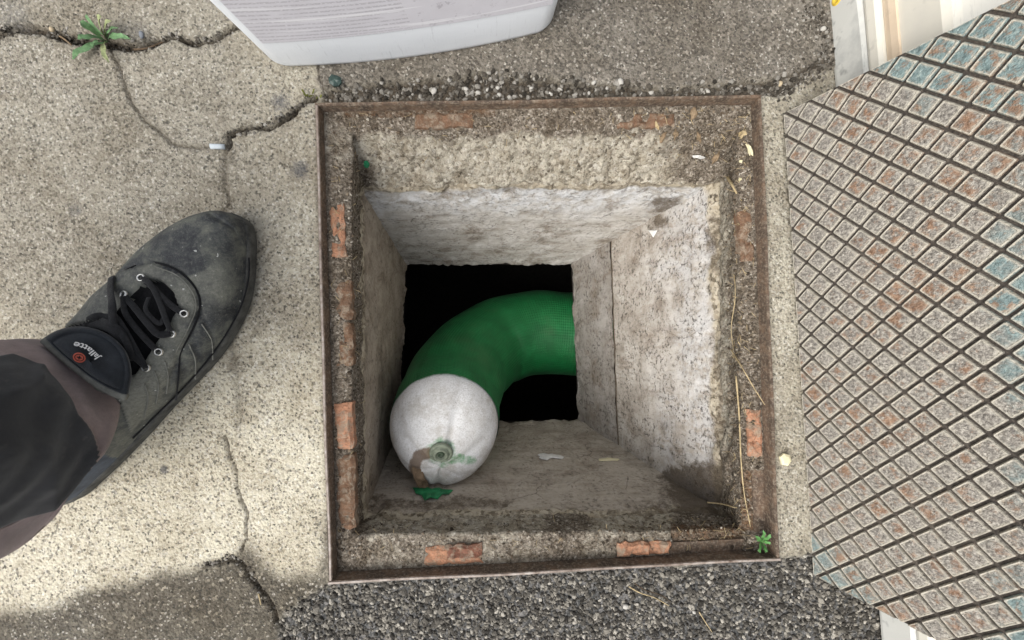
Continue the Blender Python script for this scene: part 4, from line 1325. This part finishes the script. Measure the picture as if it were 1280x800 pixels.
# creases across the vamp, quilted side panel, toe-cap seam
for pts, d_, w_ in (([(252, 392), (262, 415), (266, 440), (262, 462)], .0010, 3), ([(240, 420), (246, 440), (250, 470)], .0010, 2.5), ([(228, 447), (232, 465), (230, 492)], .0012, 2.5), ([(205, 470), (212, 490), (208, 512)], .0012, 2.5), ([(192, 478), (197, 500), (190, 528)], .0012, 2.5),
                    ([(262, 268), (290, 285), (305, 312), (309, 345), (300, 380), (280, 420)], .0014, 2.2), ([(236, 415), (222, 445), (226, 470), (222, 500)], .0010, 2.5)):
    lift = lift - 2.0 * d_ * np.exp(-(pdist(X, Y, pts) / w_) ** 2) * (V[..., 2] > .02)
lift = lift + .0012 * fbm(V, 38, 91, 3)
V[..., 2] += lift * sstep(0, .02, V[..., 2] - Z0 + .004)
dust = np.clip(.25 + .5 * (1 - sstep(0, 60, np.hypot(X - 262, Y - 355))) + .35 * (sde < 0) + .25 * sstep(420, 470, Y), 0, 1)
dust = np.where((np.hypot(X - 235, Y - 305) < 38), .05, dust)
F = gridfaces(NS, NQ)
heel = (sdist(X, Y, [(60, 560), (104, 558), (128, 566), (150, 571), (156, 580), (120, 606), (95, 622), (60, 640), (0, 640), (0, 560)]) < 0) & (np.arange(NQ)[None, :] > NQ // 2)
fh = heel.reshape(-1)[F].all(axis=1)
thr = (sdt < .5) & top_ok
ft = thr.reshape(-1)[F].all(axis=1)
def shoe_part(name, faces, mat, parent, attrs=None):
    idx = np.unique(faces); mp = -np.ones(NS * NQ, int); mp[idx] = np.arange(len(idx))
    at = {k: v.reshape(-1)[idx] for k, v in (attrs or {}).items()}
    o = mesh_obj(name, V.reshape(-1, 3)[idx], mp[faces], mat, smooth=True, attrs=at)
    return o
shoe = shoe_part('shoe', F[~ft & ~fh][:, ::-1], M['leather'], None, {'dust': dust}); adopt(shoe, person)
def sub(o): 
    o.parent = shoe; o.matrix_parent_inverse = shoe.matrix_parent_inverse.copy(); return o
shoe_w = Matrix.Translation(-person.location)
def sub(o):
    o.parent = shoe
    o.matrix_parent_inverse = Matrix.Identity(4)   # the shoe's own origin is the world origin
    return o
sub(shoe_part('heel_counter', F[fh][:, ::-1], M['blue_leather'], None))
sub(shoe_part('tongue', F[ft][:, ::-1], M['black_fabric'], None))
# sole: a band round the outline with a welt
Mo = [G(s_[0], s_[1]) for s_ in SS]; Lo = [G(s_[2], s_[3]) for s_ in SS]
loop = Mo[::2] + Lo[::-1][::2]
loop = np.array(loop)
cent = loop.mean(0)
tg = np.roll(loop, -1, 0) - np.roll(loop, 1, 0); nn = np.stack([-tg[:, 1], tg[:, 0], 0 * tg[:, 0]], -1); nn /= np.linalg.norm(nn, axis=1, keepdims=True) + 1e-9
sgn = np.sign((nn * (loop - cent)).sum(1)).mean(); nn *= np.sign(sgn)
prof = [(-.004, .0008), (-.0006, .002), (.0010, .006), (.0008, .012), (.0016, .015), (.0012, .0195), (.0000, .0205), (-.003, .0195)]
V2 = []; m = len(loop)
for p, n_ in zip(loop, nn):
    for (a, z) in prof: V2.append(p + n_ * a + np.array((0, 0, z)))
F2 = [tuple(f) for f in gridfaces(m, len(prof), True)]
F2.append(tuple(k * len(prof) for k in range(m)))
sub(mesh_obj('sole', V2, F2, M['sole'], smooth=True))

Vf = V.reshape(-1, 3); If = ipx.reshape(-1, 2)
If2 = toimg(Vf)
def on_shoe(px, py, lift=.0):
    d = np.hypot(If2[:, 0] - px, If2[:, 1] - py) - Vf[:, 2] * 40
    k = np.argsort(d)[:6]
    z = Vf[k, 2].mean()
    return W(px, py, z + lift)
def shoe_n(px, py):
    a = on_shoe(px - 5, py); b = on_shoe(px + 5, py); c = on_shoe(px, py + 5); d = on_shoe(px, py - 5)
    n = np.cross(b - a, d - c); n /= np.linalg.norm(n) + 1e-9
    if n[2] < 0: n = -n
    n = n * .6 + np.array((0, 0, .6)); return n / np.linalg.norm(n)
for (x, y) in ((176, 347), (154, 368), (130, 385), (230, 392), (214, 417.5), (198, 440), (182, 460)):
    p = on_shoe(x, y, .0026); n = shoe_n(x, y)
    sub(lathe('eyelet', p, n, [(.0036, -.001), (.0035, .0006), (.0029, .0010), (.0023, .0006), (.0022, -.001)], M['metal_ring'], None, 20))
def lace(pts, r=.0026, lifts=None, flat=.55):
    P = []
    for i, (x, y) in enumerate(pts):
        l = .003 if lifts is None else lifts[i]
        P.append(on_shoe(x, y, l))
    P = spline(P, 22)
    sub(tube('lace', [Vector(p) for p in P], r * 1.12, M['lace'], None, 8, flat * .72))
lace([(176, 347), (187, 354), (197, 372), (206, 396), (213, 414)], .0024, [.002, .007, .008, .009, .003])
lace([(154, 368), (167, 383), (184, 404), (198, 418), (213, 417)], .0028, [.002, .008, .009, .008, .003])
lace([(230, 392), (217, 384), (203, 372), (192, 360), (182, 352)], .0026, [.002, .006, .007, .006, .002])
lace([(130, 386), (146, 398), (160, 420), (170, 438), (182, 460)], .0026, [.002, .009, .010, .009, .003])
lace([(198, 440), (186, 428), (168, 408), (156, 390), (154, 370)], .0026, [.002, .006, .007, .006, .003])
lace([(182, 460), (170, 448), (152, 430), (138, 412), (131, 388)], .0026, [.002, .008, .009, .008, .003])
def seam(pts, r, mat, l=.0004):
    P = spline(np.array([on_shoe(x, y, l) for x, y in spline(np.array(pts), 14)]), 40)
    sub(tube('seam', [Vector(p) for p in P], r, mat, None, 6, .6))
seam([(150, 342), (172, 331), (193, 328), (223, 339), (244, 360), (250, 384), (240, 413), (225, 442), (224, 462), (220, 500)], .0011, M['black_fabric'])
seam([(193, 333), (221, 344), (239, 363), (245, 384), (235, 411), (220, 440)], .0005, M['stitch'])
for pts in ([(206, 452), (210, 470), (208, 492)], [(193, 464), (198, 482), (195, 505)], [(181, 480), (185, 498), (180, 522)], [(236, 430), (244, 450), (244, 474)], [(252, 405), (264, 425), (266, 450)]):
    seam(pts, .0008, M['stitch'])
seam([(311, 322), (311, 345), (303, 378), (286, 412), (262, 447), (232, 482), (196, 518), (166, 548)], .0010, M['black_fabric'], .0006)
lace([(139, 347), (138, 362), (140, 380), (141, 398), (142, 414)], .0034, [.006, .010, .013, .013, .010], .45)
lace([(96, 411), (110, 405), (124, 406), (142, 413), (156, 428)], .0038, [.006, .010, .012, .012, .009], .6)
lace([(104, 404), (118, 396), (132, 396), (146, 402), (158, 416)], .0030, [.003, .007, .008, .008, .006], .6)
lace([(120, 400), (134, 404), (150, 414), (160, 432), (166, 450)], .0030, [.004, .010, .012, .011, .007], .6)
lace([(206, 396), (200, 404), (190, 398), (182, 386), (186, 372)], .0020, [.006, .008, .008, .008, .005])
# padded tongue top with the maker's name
out = [(56, 423), (72, 414), (92, 409), (112, 410), (132, 417), (149, 430), (160, 447), (164, 466), (161, 484), (157, 494), (140, 488), (120, 477), (100, 462), (84, 449), (70, 437)]
out = [tuple(p) for p in spline(np.array(out + [out[0]]), 61)[:-1]]
cpx = np.array((113, 452))
def tz(x, y):
    """height of the tongue pad: tilts up towards the ankle"""
    ax_ = ((x - 113) * -.6 + (y - 452) * .8)
    return .0885 + .00012 * ax_
rows = []; 
for s_, dz in ((1.0, -.016), (1.02, -.006), (1.0, -.0015), (.95, .0008), (.88, .0012), (.84, .0002), (.80, .0014), (.6, .0030), (.3, .0040), (.02, .0042)):
    rows.append([W(cpx[0] + (x - cpx[0]) * s_, cpx[1] + (y - cpx[1]) * s_, tz(x, y) * 1 + dz) for x, y in out])
V3 = np.array(rows).transpose(1, 0, 2)
V3[..., 2] += .0008 * fbm(V3, 60, 5)
sub(mesh_obj('tongue_pad', V3.reshape(-1, 3), gridfaces(len(out), len(rows), True), M['tongue'], smooth=True))
trim = [(55, 425), (70, 438), (86, 452), (102, 465), (122, 480), (142, 491), (158, 497)]
sub(tube('tongue_trim', [Vector(W(x, y, tz(x, y) - .002)) for x, y in spline(np.array(trim), 24)], .0034, M['grey_trim'], None, 10, .7))
# lettering, reading up to the left
def tongue_pt(x, y, l=.0): return W(x, y, tz(x, y) + .0050 + l)
word = 'Jallatte'
cu_ = bpy.data.curves.new('word', 'FONT'); cu_.body = word; cu_.size = 1.0; cu_.extrude = .03; cu_.shear = .15; cu_.offset = .018
to = bpy.data.objects.new('word', cu_); col.objects.link(to)
bpy.context.view_layer.update()
tm = bpy.data.meshes.new_from_object(to.evaluated_get(bpy.context.evaluated_depsgraph_get()))
bpy.data.objects.remove(to)
co = np.empty(len(tm.vertices) * 3); tm.vertices.foreach_get('co', co); co = co.reshape(-1, 3)
x0, x1 = co[:, 0].min(), co[:, 0].max()
arcp = spline(np.array([(126, 447), (119, 439.5), (108, 431), (93, 427)]), 200)   # base line of the letters
def place(pt):
    f = (pt[0] - x0) / (x1 - x0); i = min(int(f * 199), 198)
    b = arcp[i] + (arcp[i + 1] - arcp[i]) * (f * 199 - i)
    tg = arcp[min(i + 1, 199)] - arcp[max(i - 1, 0)]; tg /= np.hypot(*tg)
    up = np.array((tg[1], -tg[0]))
    q = b + up * pt[1] * 10.5
    return tongue_pt(q[0], q[1], pt[2] * .012)
tm.vertices.foreach_set('co', np.array([place(p) for p in co]).ravel()); tm.update()
tm.materials.clear(); tm.materials.append(M['logo_white'])
lo = bpy.data.objects.new('maker_name', tm); col.objects.link(lo); sub(lo)
def ell(c, rx, ry, rot, n=28):
    return [(c[0] + rx * math.cos(a) * math.cos(rot) - ry * math.sin(a) * math.sin(rot), c[1] + rx * math.cos(a) * math.sin(rot) + ry * math.sin(a) * math.cos(rot)) for a in np.linspace(0, 2 * math.pi, n, endpoint=False)]
def badge(name, rings, mat):
    V = []
    for pts, l in rings: V += [tongue_pt(x, y, l) for x, y in pts]
    n = len(rings[0][0]); F = []
    for r in range(len(rings) - 1):
        for k in range(n): F.append((r * n + k, r * n + (k + 1) % n, (r + 1) * n + (k + 1) % n, (r + 1) * n + k))
    F.append(tuple((len(rings) - 1) * n + k for k in range(n)))
    return sub(mesh_obj(name, V, F, mat, smooth=False))
c = (99, 447)
badge('badge', [(ell(c, 8.2, 6.2, .25), -.0015), (ell(c, 8.2, 6.2, .25), .0005), (ell(c, 7.4, 5.5, .25), .0009)], M['logo_red'])
def ring_badge(ro, ri, l, mat):
    a = ell(c, *ro, .25); b = ell(c, *ri, .25); n = len(a)
    V = [tongue_pt(x, y, l) for x, y in a] + [tongue_pt(x, y, l) for x, y in b]
    return sub(mesh_obj('badge_ring', V, [(k, (k + 1) % n, n + (k + 1) % n, n + k) for k in range(n)], mat, smooth=False))
ring_badge((6.2, 4.5), (5.2, 3.7), .0012, M['black_fabric'])
for (dx, dy, wx, wy) in ((0, 0, 3.6, .9), (0, 0, .9, 2.8)):
    badge('badge_cross', [(ell(c, wx, wy, .25, 12), .0010), (ell(c, wx * .9, wy * .9, .25, 12), .0014)], M['black_fabric'])
# heel counter in blue-grey with a stitched seam
hp = [(88, 575), (100, 562), (118, 562), (140, 570), (152, 573), (132, 592), (112, 606), (96, 612)]

# ---- trouser leg
NT_, NRr = 90, 96
lc = G(-.442, .103)
V4 = np.zeros((NRr, NT_, 3)); uvs = []
zl = np.concatenate([np.linspace(.050, .30, 66), np.linspace(.315, .56, 24)])
for i in range(NRr):
    a = 2 * math.pi * i / NRr
    for k in range(NT_):
        z = zl[k]
        rx = np.interp(z, [.05, .07, .11, .2, .56], [.082, .083, .080, .078, .082]); ry = np.interp(z, [.05, .07, .11, .2, .56], [.080, .084, .086, .084, .085])
        ctr = lc + np.array((-.00 - .10 * max(0, z - .12) , 0, 0))
        hemz = z
        if k < 14:                             # the hem dips over the heel and rides up over the instep
            hemz = z + (1 - k / 14) * (.016 * math.cos(a) - .004 + .062 * max(0, math.cos(a + .95)) ** 3)
        r_f = 1 - .06 * max(0, math.cos(a + .95)) ** 4 * sstep(.14, .08, z) + .035 * math.sin(3 * a + z * 40) * sstep(.05, .1, z) + .02 * math.sin(7 * a - z * 70)
        V4[i, k] = ctr + np.array((rx * r_f * math.cos(a), ry * r_f * math.sin(a), 0)); V4[i, k, 2] = hemz
V4 += .0060 * np.stack([fbm(V4, 20, 61, 2), fbm(V4, 20, 62, 2), .6 * fbm(V4, 14, 63, 2)], -1)
wrk = np.sin(V4[..., 2] * 260 + 5 * fbm(V4, 14, 64, 2) + 6 * V4[..., 1] * 20) * .0011 * np.clip(fbm(V4, 16, 65, 2) + .4, 0, 1)
V4[..., 0] += wrk * 1.4; V4[..., 2] += wrk * .6
F4 = gridfaces(NRr, NT_, True)
V4f = list(V4.reshape(-1, 3))
# turn the hem under, and close the knee
b0 = len(V4f)
for i in range(NRr):
    p = V4[i, 0]; cc_ = np.array((lc[0], lc[1], p[2])); V4f.append(p + (cc_ - p) * .05 + np.array((0, 0, .001)))
for i in range(NRr):
    p = V4[i, 6]; cc_ = np.array((lc[0], lc[1], p[2])); V4f.append(p + (cc_ - p) * .05)
F4l = [tuple(f) for f in F4]
for i in range(NRr):
    j = (i + 1) % NRr
    F4l.append((i * NT_, b0 + i, b0 + j, j * NT_)); F4l.append((b0 + i, b0 + NRr + i, b0 + NRr + j, b0 + j))
F4l.append(tuple(i * NT_ + NT_ - 1 for i in range(NRr)))
leg = mesh_obj('trouser_leg', V4f, F4l, M['trouser'], smooth=True); adopt(leg, person)
def subl(o): o.parent = leg; o.matrix_parent_inverse = Matrix.Identity(4); return o
# black reinforcement over the shin: a second layer of cloth
ang = [i for i in range(-10, 17)]
V5 = []; rows_ = list(range(0, NT_ - 1))
pts5 = []; nk_ = 90
for i5 in range((len(ang) - 1) * 3 + 1):
    i = ang[0] + i5 / 3
    a = 2 * math.pi * i / NRr
    f = (i - ang[0]) / (len(ang) - 1) * 2 - 1
    z_lo = .098 + .030 * f * f * f * f + .006 * math.sin(4 * f)
    for k in range(nk_):
        z = z_lo + (.50 - z_lo) * (k / (nk_ - 1)) ** 1.6
        kk = np.interp(z, V4[int(round(i)) % NRr, :, 2], np.arange(NT_)); k0 = int(min(kk, NT_ - 2)); t = kk - k0
        ia = int(math.floor(i)); fi = i - ia
        p = (V4[ia % NRr, k0] * (1 - t) + V4[ia % NRr, k0 + 1] * t) * (1 - fi) + (V4[(ia + 1) % NRr, k0] * (1 - t) + V4[(ia + 1) % NRr, k0 + 1] * t) * fi
        o_ = p - np.array((lc[0] - .1 * max(0, p[2] - .12), lc[1], p[2])); o_ /= np.linalg.norm(o_)
        edge = min(1, min(k, 3) / 3) * min(1, min(i - ang[0], ang[-1] - i) / 1.0)
        pq = np.array([p]) * np.array((1, 1, .55)); rdg = 1 - abs(fbm(pq, 26, 71, 2)[0]) * 2.2
        pts5.append(p + o_ * (.0005 + .0032 * edge + edge * (.0050 * max(0, rdg) ** 2 + .0015 * fbm(pq, 70, 72, 2)[0])))
subl(mesh_obj('shin_patch', pts5, gridfaces((len(ang) - 1) * 3 + 1, nk_), M['patch'], smooth=True))
# piping round the patch
nk = nk_; nA = (len(ang) - 1) * 3 + 1; bord = [pts5[i * nk] for i in range(nA)]
sidea = [pts5[k] for k in range(0, nk, 3)][::-1]; sideb = [pts5[(nA - 1) * nk + k] for k in range(0, nk, 3)]
subl(tube('patch_piping', [Vector(p) for p in spline(np.array(sidea[:-1] + bord + sideb[1:]), 160)], .0016, M['trouser'], None, 6))
# stitched seams
def leg_line(i0, i1, z0_, z1_, off=.002, n=40):
    out = []
    for k in range(n):
        t = k / (n - 1); i = i0 + (i1 - i0) * t; z = z0_ + (z1_ - z0_) * t
        ii = int(math.floor(i)); fr = i - ii
        def at(j):
            kk = np.interp(z, V4[j % NRr, :, 2], np.arange(NT_)); k0 = int(min(kk, NT_ - 2)); tt = kk - k0
            return V4[j % NRr, k0] * (1 - tt) + V4[j % NRr, k0 + 1] * tt
        p = at(ii) * (1 - fr) + at(ii + 1) * fr
        o_ = p - np.array((lc[0], lc[1], p[2])); o_ /= np.linalg.norm(o_)
        out.append(Vector(p + o_ * off))
    return out
for (i0, i1, za, zb) in ((-22, -44, .112, .125), (-22, -44, .122, .135)):
    subl(tube('seam', leg_line(i0, i1, za, zb, .0006), .0011, M['trouser'], None, 6))
for p in (shoe, leg): p.matrix_parent_inverse = Matrix.Translation(-person.location)

# ================================================================== SMALL THINGS
PPf = PP.reshape(-1, 3); PPi = toimg(PPf)
def curb_pt(px, py, lift=.0012):
    k = int(np.argmin((PPi[:, 0] - px) ** 2 + (PPi[:, 1] - py) ** 2))
    z = PPf[k, 2]
    return W(px, py, z + lift), np.array((0, 0, 1.0))
def gnd_pt(px, py, lift=.0012):
    p = W(px, py, 0); z = float(ground_z(p[0], p[1])); return W(px, py, z + lift), np.array((0, 0, 1.0))

def pebble(px, py, r, mat, label, where=gnd_pt, group=None, seed=0, flat=.65, cat='pebble', name='pebble'):
    p, n = where(px, py, 0)
    v, f = stone_mesh(np.zeros((1, 3)), np.array([r]), flat, .2, seed)
    # one smoothing subdivision keeps it rounded
    mid = {}; V = [tuple(x) for x in v]; F = []
    def mp(a, b):
        k = (min(a, b), max(a, b))
        if k not in mid: mid[k] = len(V); V.append(tuple((np.array(V[a]) + np.array(V[b])) / 2 * 1.12))
        return mid[k]
    for a, b, c in f:
        ab, bc, ca = mp(a, b), mp(b, c), mp(c, a); F += [(a, ab, ca), (ab, b, bc), (ca, bc, c), (ab, bc, ca)]
    o = mesh_obj(name, V, F, mat, smooth=True); o.location = p + n * (-min(x[2] for x in V) * .75)
    tag(o, label, cat, group); return o
for k, (x, y, r, m, l) in enumerate((
        (40, 35, .0048, 'buffpebble', 'buff stone in the crack at the left edge of the photo'), (67, 38, .0030, 'buffpebble', 'small buff stone between the larger stone and the weed'),
        (178, 44, .0034, 'graypebble', 'blue-grey pebble in the crack right of the weed'), (782, 757, .0034, 'pebble', 'pale round pebble on the asphalt below the right brick'),
        (867, 764, .0028, 'pebble', 'small pale pebble on the asphalt toward the bottom right'), (1028, 37, .0040, 'pebble', 'white stone beside the cream box edge'),
        (973, 106, .0036, 'buffpebble', 'buff stone near the top right corner of the frame'), (543, 115, .0036, 'pebble', 'leftmost pale pebble in the gravel joint above the pit'))):
    pebble(x, y, r, M[m], l, seed=50 + k)
for k, (x, y, r) in enumerate(((583, 112, .0028), (598, 117, .0026), (609, 112, .0024), (622, 111, .0026), (624, 119, .0028), (664, 111, .0022), (688, 118, .0026), (700, 112, .0024), (736, 117, .0022), (742, 104, .0026), (758, 111, .0022), (775, 103, .0032), (800, 117, .0026), (813, 116, .0030), (827, 117, .0024), (846, 112, .0024), (884, 115, .0028), (905, 112, .0020))):
    pebble(x, y, r * 1.05, M['pebble'], 'pale pebble among the dark gravel along the top frame edge', group='pale pebbles in the gravel joint', seed=80 + k)

def leaf(base, tip, w, mat, parent, arch=.006, fold=.25, n=10):
    base = np.array(base); tip = np.array(tip); L = np.linalg.norm(tip - base)
    t = (tip - base) / L; sd = np.cross(t, (0, 0, 1)); sd /= np.linalg.norm(sd)
    V = []
    for i in range(n):
        f = i / (n - 1)
        ww = w * (math.sin(math.pi * min(1, f * .92 + .06)) ** .8) * (.55 + .6 * f) if f < .98 else w * .05
        c = base + t * L * f + np.array((0, 0, arch * math.sin(math.pi * f * .85)))
        for k in (-1, -.5, 0, .5, 1):
            V.append(c + sd * ww * k * (1 + .16 * math.sin(11 * f + 2 * k + L * 400)) + sd * w * .35 * math.sin(3 * f + L * 900) + np.array((0, 0, fold * ww * abs(k) + .0008 * math.sin(14 * f + 3 * k))))
    o = mesh_obj('leaf', V, gridfaces(n, 5), mat, smooth=True); adopt(o, parent); return o
pb, _ = gnd_pt(136, 52, .003)
weed = empty('weed', tuple(pb)); tag(weed, 'grey-green rosette weed growing from the crack at top left', 'weed')
for (x, y, z, w, m) in ((103, 31, .012, .0042, 'leaf'), (100, 50, .009, .0040, 'leaf'), (96, 77, .006, .0050, 'leaf'), (138, 81, .008, .0034, 'leaf_pale'), (166, 49, .010, .0040, 'leaf'), (130, 24, .016, .0050, 'leaf_pale'), (142, 27, .018, .0034, 'leaf_pale'), (112, 20, .014, .0026, 'leaf'), (150, 36, .010, .0022, 'leaf'), (118, 62, .006, .0026, 'leaf')):
    leaf(pb + np.array((0, 0, .002)), W(x, y, z), w, M[m], weed)
pb, _ = curb_pt(951, 677, .003)
wd = empty('seedling', tuple(pb)); tag(wd, 'tiny bright green seedling in the lower right corner of the frame', 'seedling')
for (x, y, z, w) in ((962, 667, .004, .0034), (944, 668, .006, .0028), (946, 687, .004, .0040), (954, 662, .006, .0026), (962, 677, .002, .0026), (956, 690, .002, .0024)):
    leaf(pb, W(x, y, z - .006), w, M['leaf_bright'], wd, .003)
pb, _ = gnd_pt(392, 121, 0)
ms = empty('moss_tuft', tuple(pb)); tag(ms, 'yellow-green moss tuft at the top left corner of the frame', 'moss')
gm = random.Random(4)
for k in range(16):
    x, y = 388 + gm.uniform(-8, 14), 121 + gm.uniform(-4, 4)
    a, _ = gnd_pt(x, y, .0); leaf(a, a + np.array((gm.uniform(-.005, .005), gm.uniform(-.005, .005), gm.uniform(.002, .005))), .0012, M['moss'], ms, .001, .2, 5)

def stalk(pts, r, mat, label, where=curb_pt, lift=.003, name='straw', cat='straw', group=None, n=24):
    P = [where(x, y, lift + dz)[0] for x, y, dz in pts]
    P = spline(np.array(P), n)
    rad = [r * (1 - .5 * i / (n - 1)) for i in range(n)]
    o = tube(name, [Vector(p) for p in P], rad, mat, None, 6); tag(o, label, cat, group); return o
stalk([(920, 470, .004), (924, 520, .002), (926, 570, .002), (930, 615, .002), (938, 658, .003)], .0011, M['straw'], 'long pale straw along the right ledge down to the seedling')
stalk([(914, 437, .002), (928, 460, .003), (942, 484, .003), (956, 506, .002)], .0009, M['straw'], 'slanting straw on the right ledge above the right brick')
stalk([(884, 628, .002), (902, 630, .004), (918, 634, .003), (934, 637, .002)], .0011, M['straw'], 'short straw lying crosswise at the lower right corner')
stalk([(917, 335, .002), (919, 370, .003), (914, 410, .003), (917, 438, .002)], .0006, M['straw'], 'thin straw on the right ledge beside the pit wall')
stalk([(910, 222, .003), (915, 231, .005), (921, 242, .003)], .0020, M['straw'], 'thick yellow straw stub at the upper right ledge')
stalk([(786, 733, .001), (800, 741, .002), (818, 747, .002), (836, 757, .001)], .0008, M['straw'], 'dry straw on the asphalt below the right brick', gnd_pt)
stalk([(793, 729, .001), (805, 737, .002), (826, 744, .002), (838, 752, .001)], .0006, M['root'], 'brown twig crossing the straw on the asphalt', gnd_pt, name='twig', cat='twig')
stalk([(874, 765, .001), (882, 778, .002), (890, 790, .001)], .0007, M['straw'], 'short straw on the asphalt near the bottom edge', gnd_pt)
stalk([(75, 45, .003), (82, 50, .004), (89, 56, .003)], .0013, M['dead_leaf'], 'pale twig lying in the crack left of the weed', gnd_pt, name='twig', cat='twig')
stalk([(168, 62, .003), (185, 60, .004), (205, 52, .003), (214, 47, .002)], .0012, M['root'], 'brown twig in the crack right of the weed', gnd_pt, name='twig', cat='twig')
stalk([(323, 742, .002), (325, 750, .003), (326, 756, .002)], .0009, M['straw'], 'tiny straw stuck in the bottom left crack', gnd_pt)
for k, (pts, l) in enumerate((([(905, 595, .001), (880, 603, .002), (855, 611, .001)], 'dark root on the pit wall at the lower right corner'), ([(893, 590, .001), (870, 600, .002), (845, 604, .001)], 'thin root above the other root at the lower right corner'))):
    P = spline(np.array([near_wall_pt(x, y, .003 + z)[0] for x, y, z in pts]), 16)
    tag(tube('root', [Vector(p) for p in P], [.0018 - .0001 * i for i in range(16)], M['root'], None, 6), l, 'root')
# leaf litter on the upper right of the ledge
for k, (x, y, rx, ry, rot, m, l) in enumerate((
        (866, 143, 4, 7, .4, 'dead_leaf', 'curled tan dead leaf on the top ledge'), (828, 173, 3, 8, .6, 'dead_leaf', 'narrow brown dead leaf above the far pit wall'), (843, 170, 3, 6, .1, 'dead_leaf', 'small brown dead leaf beside the narrow one'),
        (871, 197, 7, 2.2, .1, 'flake', 'white paper scrap at the upper right of the pit'), (925, 169, 6, 4, -.3, 'straw', 'pale leaf scrap near the right frame edge'), (935, 188, 2.6, 8, -.35, 'yellow_chip', 'cream curved chip near the right frame edge'),
        (893, 199, 3, 9, .5, 'dead_leaf', 'olive dead leaf at the upper right of the pit'), (872, 173, 2.5, 6, -.2, 'dead_leaf', 'reddish leaf scrap on the top right ledge'), (820, 159, 2, 6, -.4, 'straw', 'pale bent straw scrap on the top ledge'),
        (924, 203, 2, 1.6, 0, 'yellow_chip', 'cream crumb on the upper right ledge'), (923, 226, 1.8, 2, 0, 'yellow_chip', 'cream crumb beside the thick straw stub'))):
    o = flake('dead_leaf' if m == 'dead_leaf' else 'scrap', blob(x, y, rx, ry, 11, rot, 20 + k, .38), curb_pt, M[m], .0008, .003, .0025)
    tag(o, l, 'dead leaf' if m == 'dead_leaf' else 'scrap')
tag(flake('glass_chip', blob(459, 206, 4, 5, 7, .3, 3, .15), curb_pt, M['glass'], .002, .003, .001), 'bright green glass chip on the mortar at upper left of the pit', 'glass chip')
tag(flake('glass_chip', blob(421, 103, 8, 7, 8, .3, 5, .15), gnd_pt, M['dark_glass'], .002, .0045, .001), 'dark green glass chip on the pavement above the frame corner', 'glass chip')
tag(flake('plastic_chip', [(973, 570), (978, 566), (985, 568), (987, 575), (983, 581), (975, 580)], gnd_pt, M['yellow_chip'], .0025, .003, .0006), 'pale yellow chip between the frame and the cover', 'plastic chip')
a, _ = gnd_pt(263, 183, .004); b, _ = gnd_pt(281, 183.5, .004)
tag(tube('cigarette_butt', [Vector(a), Vector(a + (b - a) * .33), Vector(a + (b - a) * .66), Vector(b)], .0028, M['butt'], None, 10), 'grey-white cigarette butt lying where two cracks meet', 'cigarette butt')
# loose grit and dry fibres on the ledge: too many to count
gq = np.random.default_rng(31)
cand = np.where((toimg(PPf)[:, 0] > 0))[0]
wgt = np.clip(soil.reshape(-1), .15, 1) * (np.tile(np.arange(nv), nu) > 1) * (np.tile(np.arange(nv), nu) < 20)
wgt = wgt * (1 + 2.0 * (PPi[:, 0] > 800))
sel = gq.choice(len(PPf), 2600, p=wgt / wgt.sum(), replace=False)
q = PPf[sel] + gq.uniform(-.001, .001, (len(sel), 3)) * np.array((1, 1, .4)) + np.array((0, 0, .0006))
q[:, 0] = np.clip(q[:, 0], -.243, .243); q[:, 1] = np.clip(q[:, 1], -.256, .256)
v, f = stone_mesh(q, gq.uniform(.0006, .0017, len(q)) * (1 + .8 * (gq.random(len(q)) < .06)), .8, .3, 33)
gm_ = mat_stone('ledge_grit', [(0, (.05, .038, .027)), (.5, (.15, .115, .08)), (.88, (.27, .22, .16)), (1, (.55, .51, .43))])
tag(mesh_obj('ledge_grit', v, f, gm_, smooth=False), 'brown soil crumbs and grit lying on the ledge of the pit', 'grit', kind='stuff')
V = []; F = []
sel = gq.choice(len(PPf), 420, p=wgt / wgt.sum(), replace=False)
for k in sel:
    p = PPf[k] + np.array((0, 0, .0015)); a = gq.uniform(0, 6.28); L = gq.uniform(.003, .011); bend = gq.uniform(-.8, .8)
    w = gq.uniform(.00018, .00035); pr = p.copy(); base = len(V)
    for j in range(5):
        dv = np.array((math.cos(a), math.sin(a), gq.uniform(-.1, .15)))
        sd = np.array((-math.sin(a), math.cos(a), 0)) * w
        V += [pr - sd, pr + np.array((0, 0, w * 1.6)), pr + sd]
        pr = pr + dv * L / 4; a += bend / 4
        pr[0] = min(max(pr[0], -.2435), .2435); pr[1] = min(max(pr[1], -.2565), .2565)
    for j in range(4):
        for c in range(3):
            c2 = (c + 1) % 3
            F.append((base + j * 3 + c, base + j * 3 + c2, base + j * 3 + 3 + c2, base + j * 3 + 3 + c))
tag(mesh_obj('dry_fibres', V, F, M['straw'], smooth=False), 'thin dry grass fibres strewn over the ledge of the pit', 'dry grass', kind='stuff')
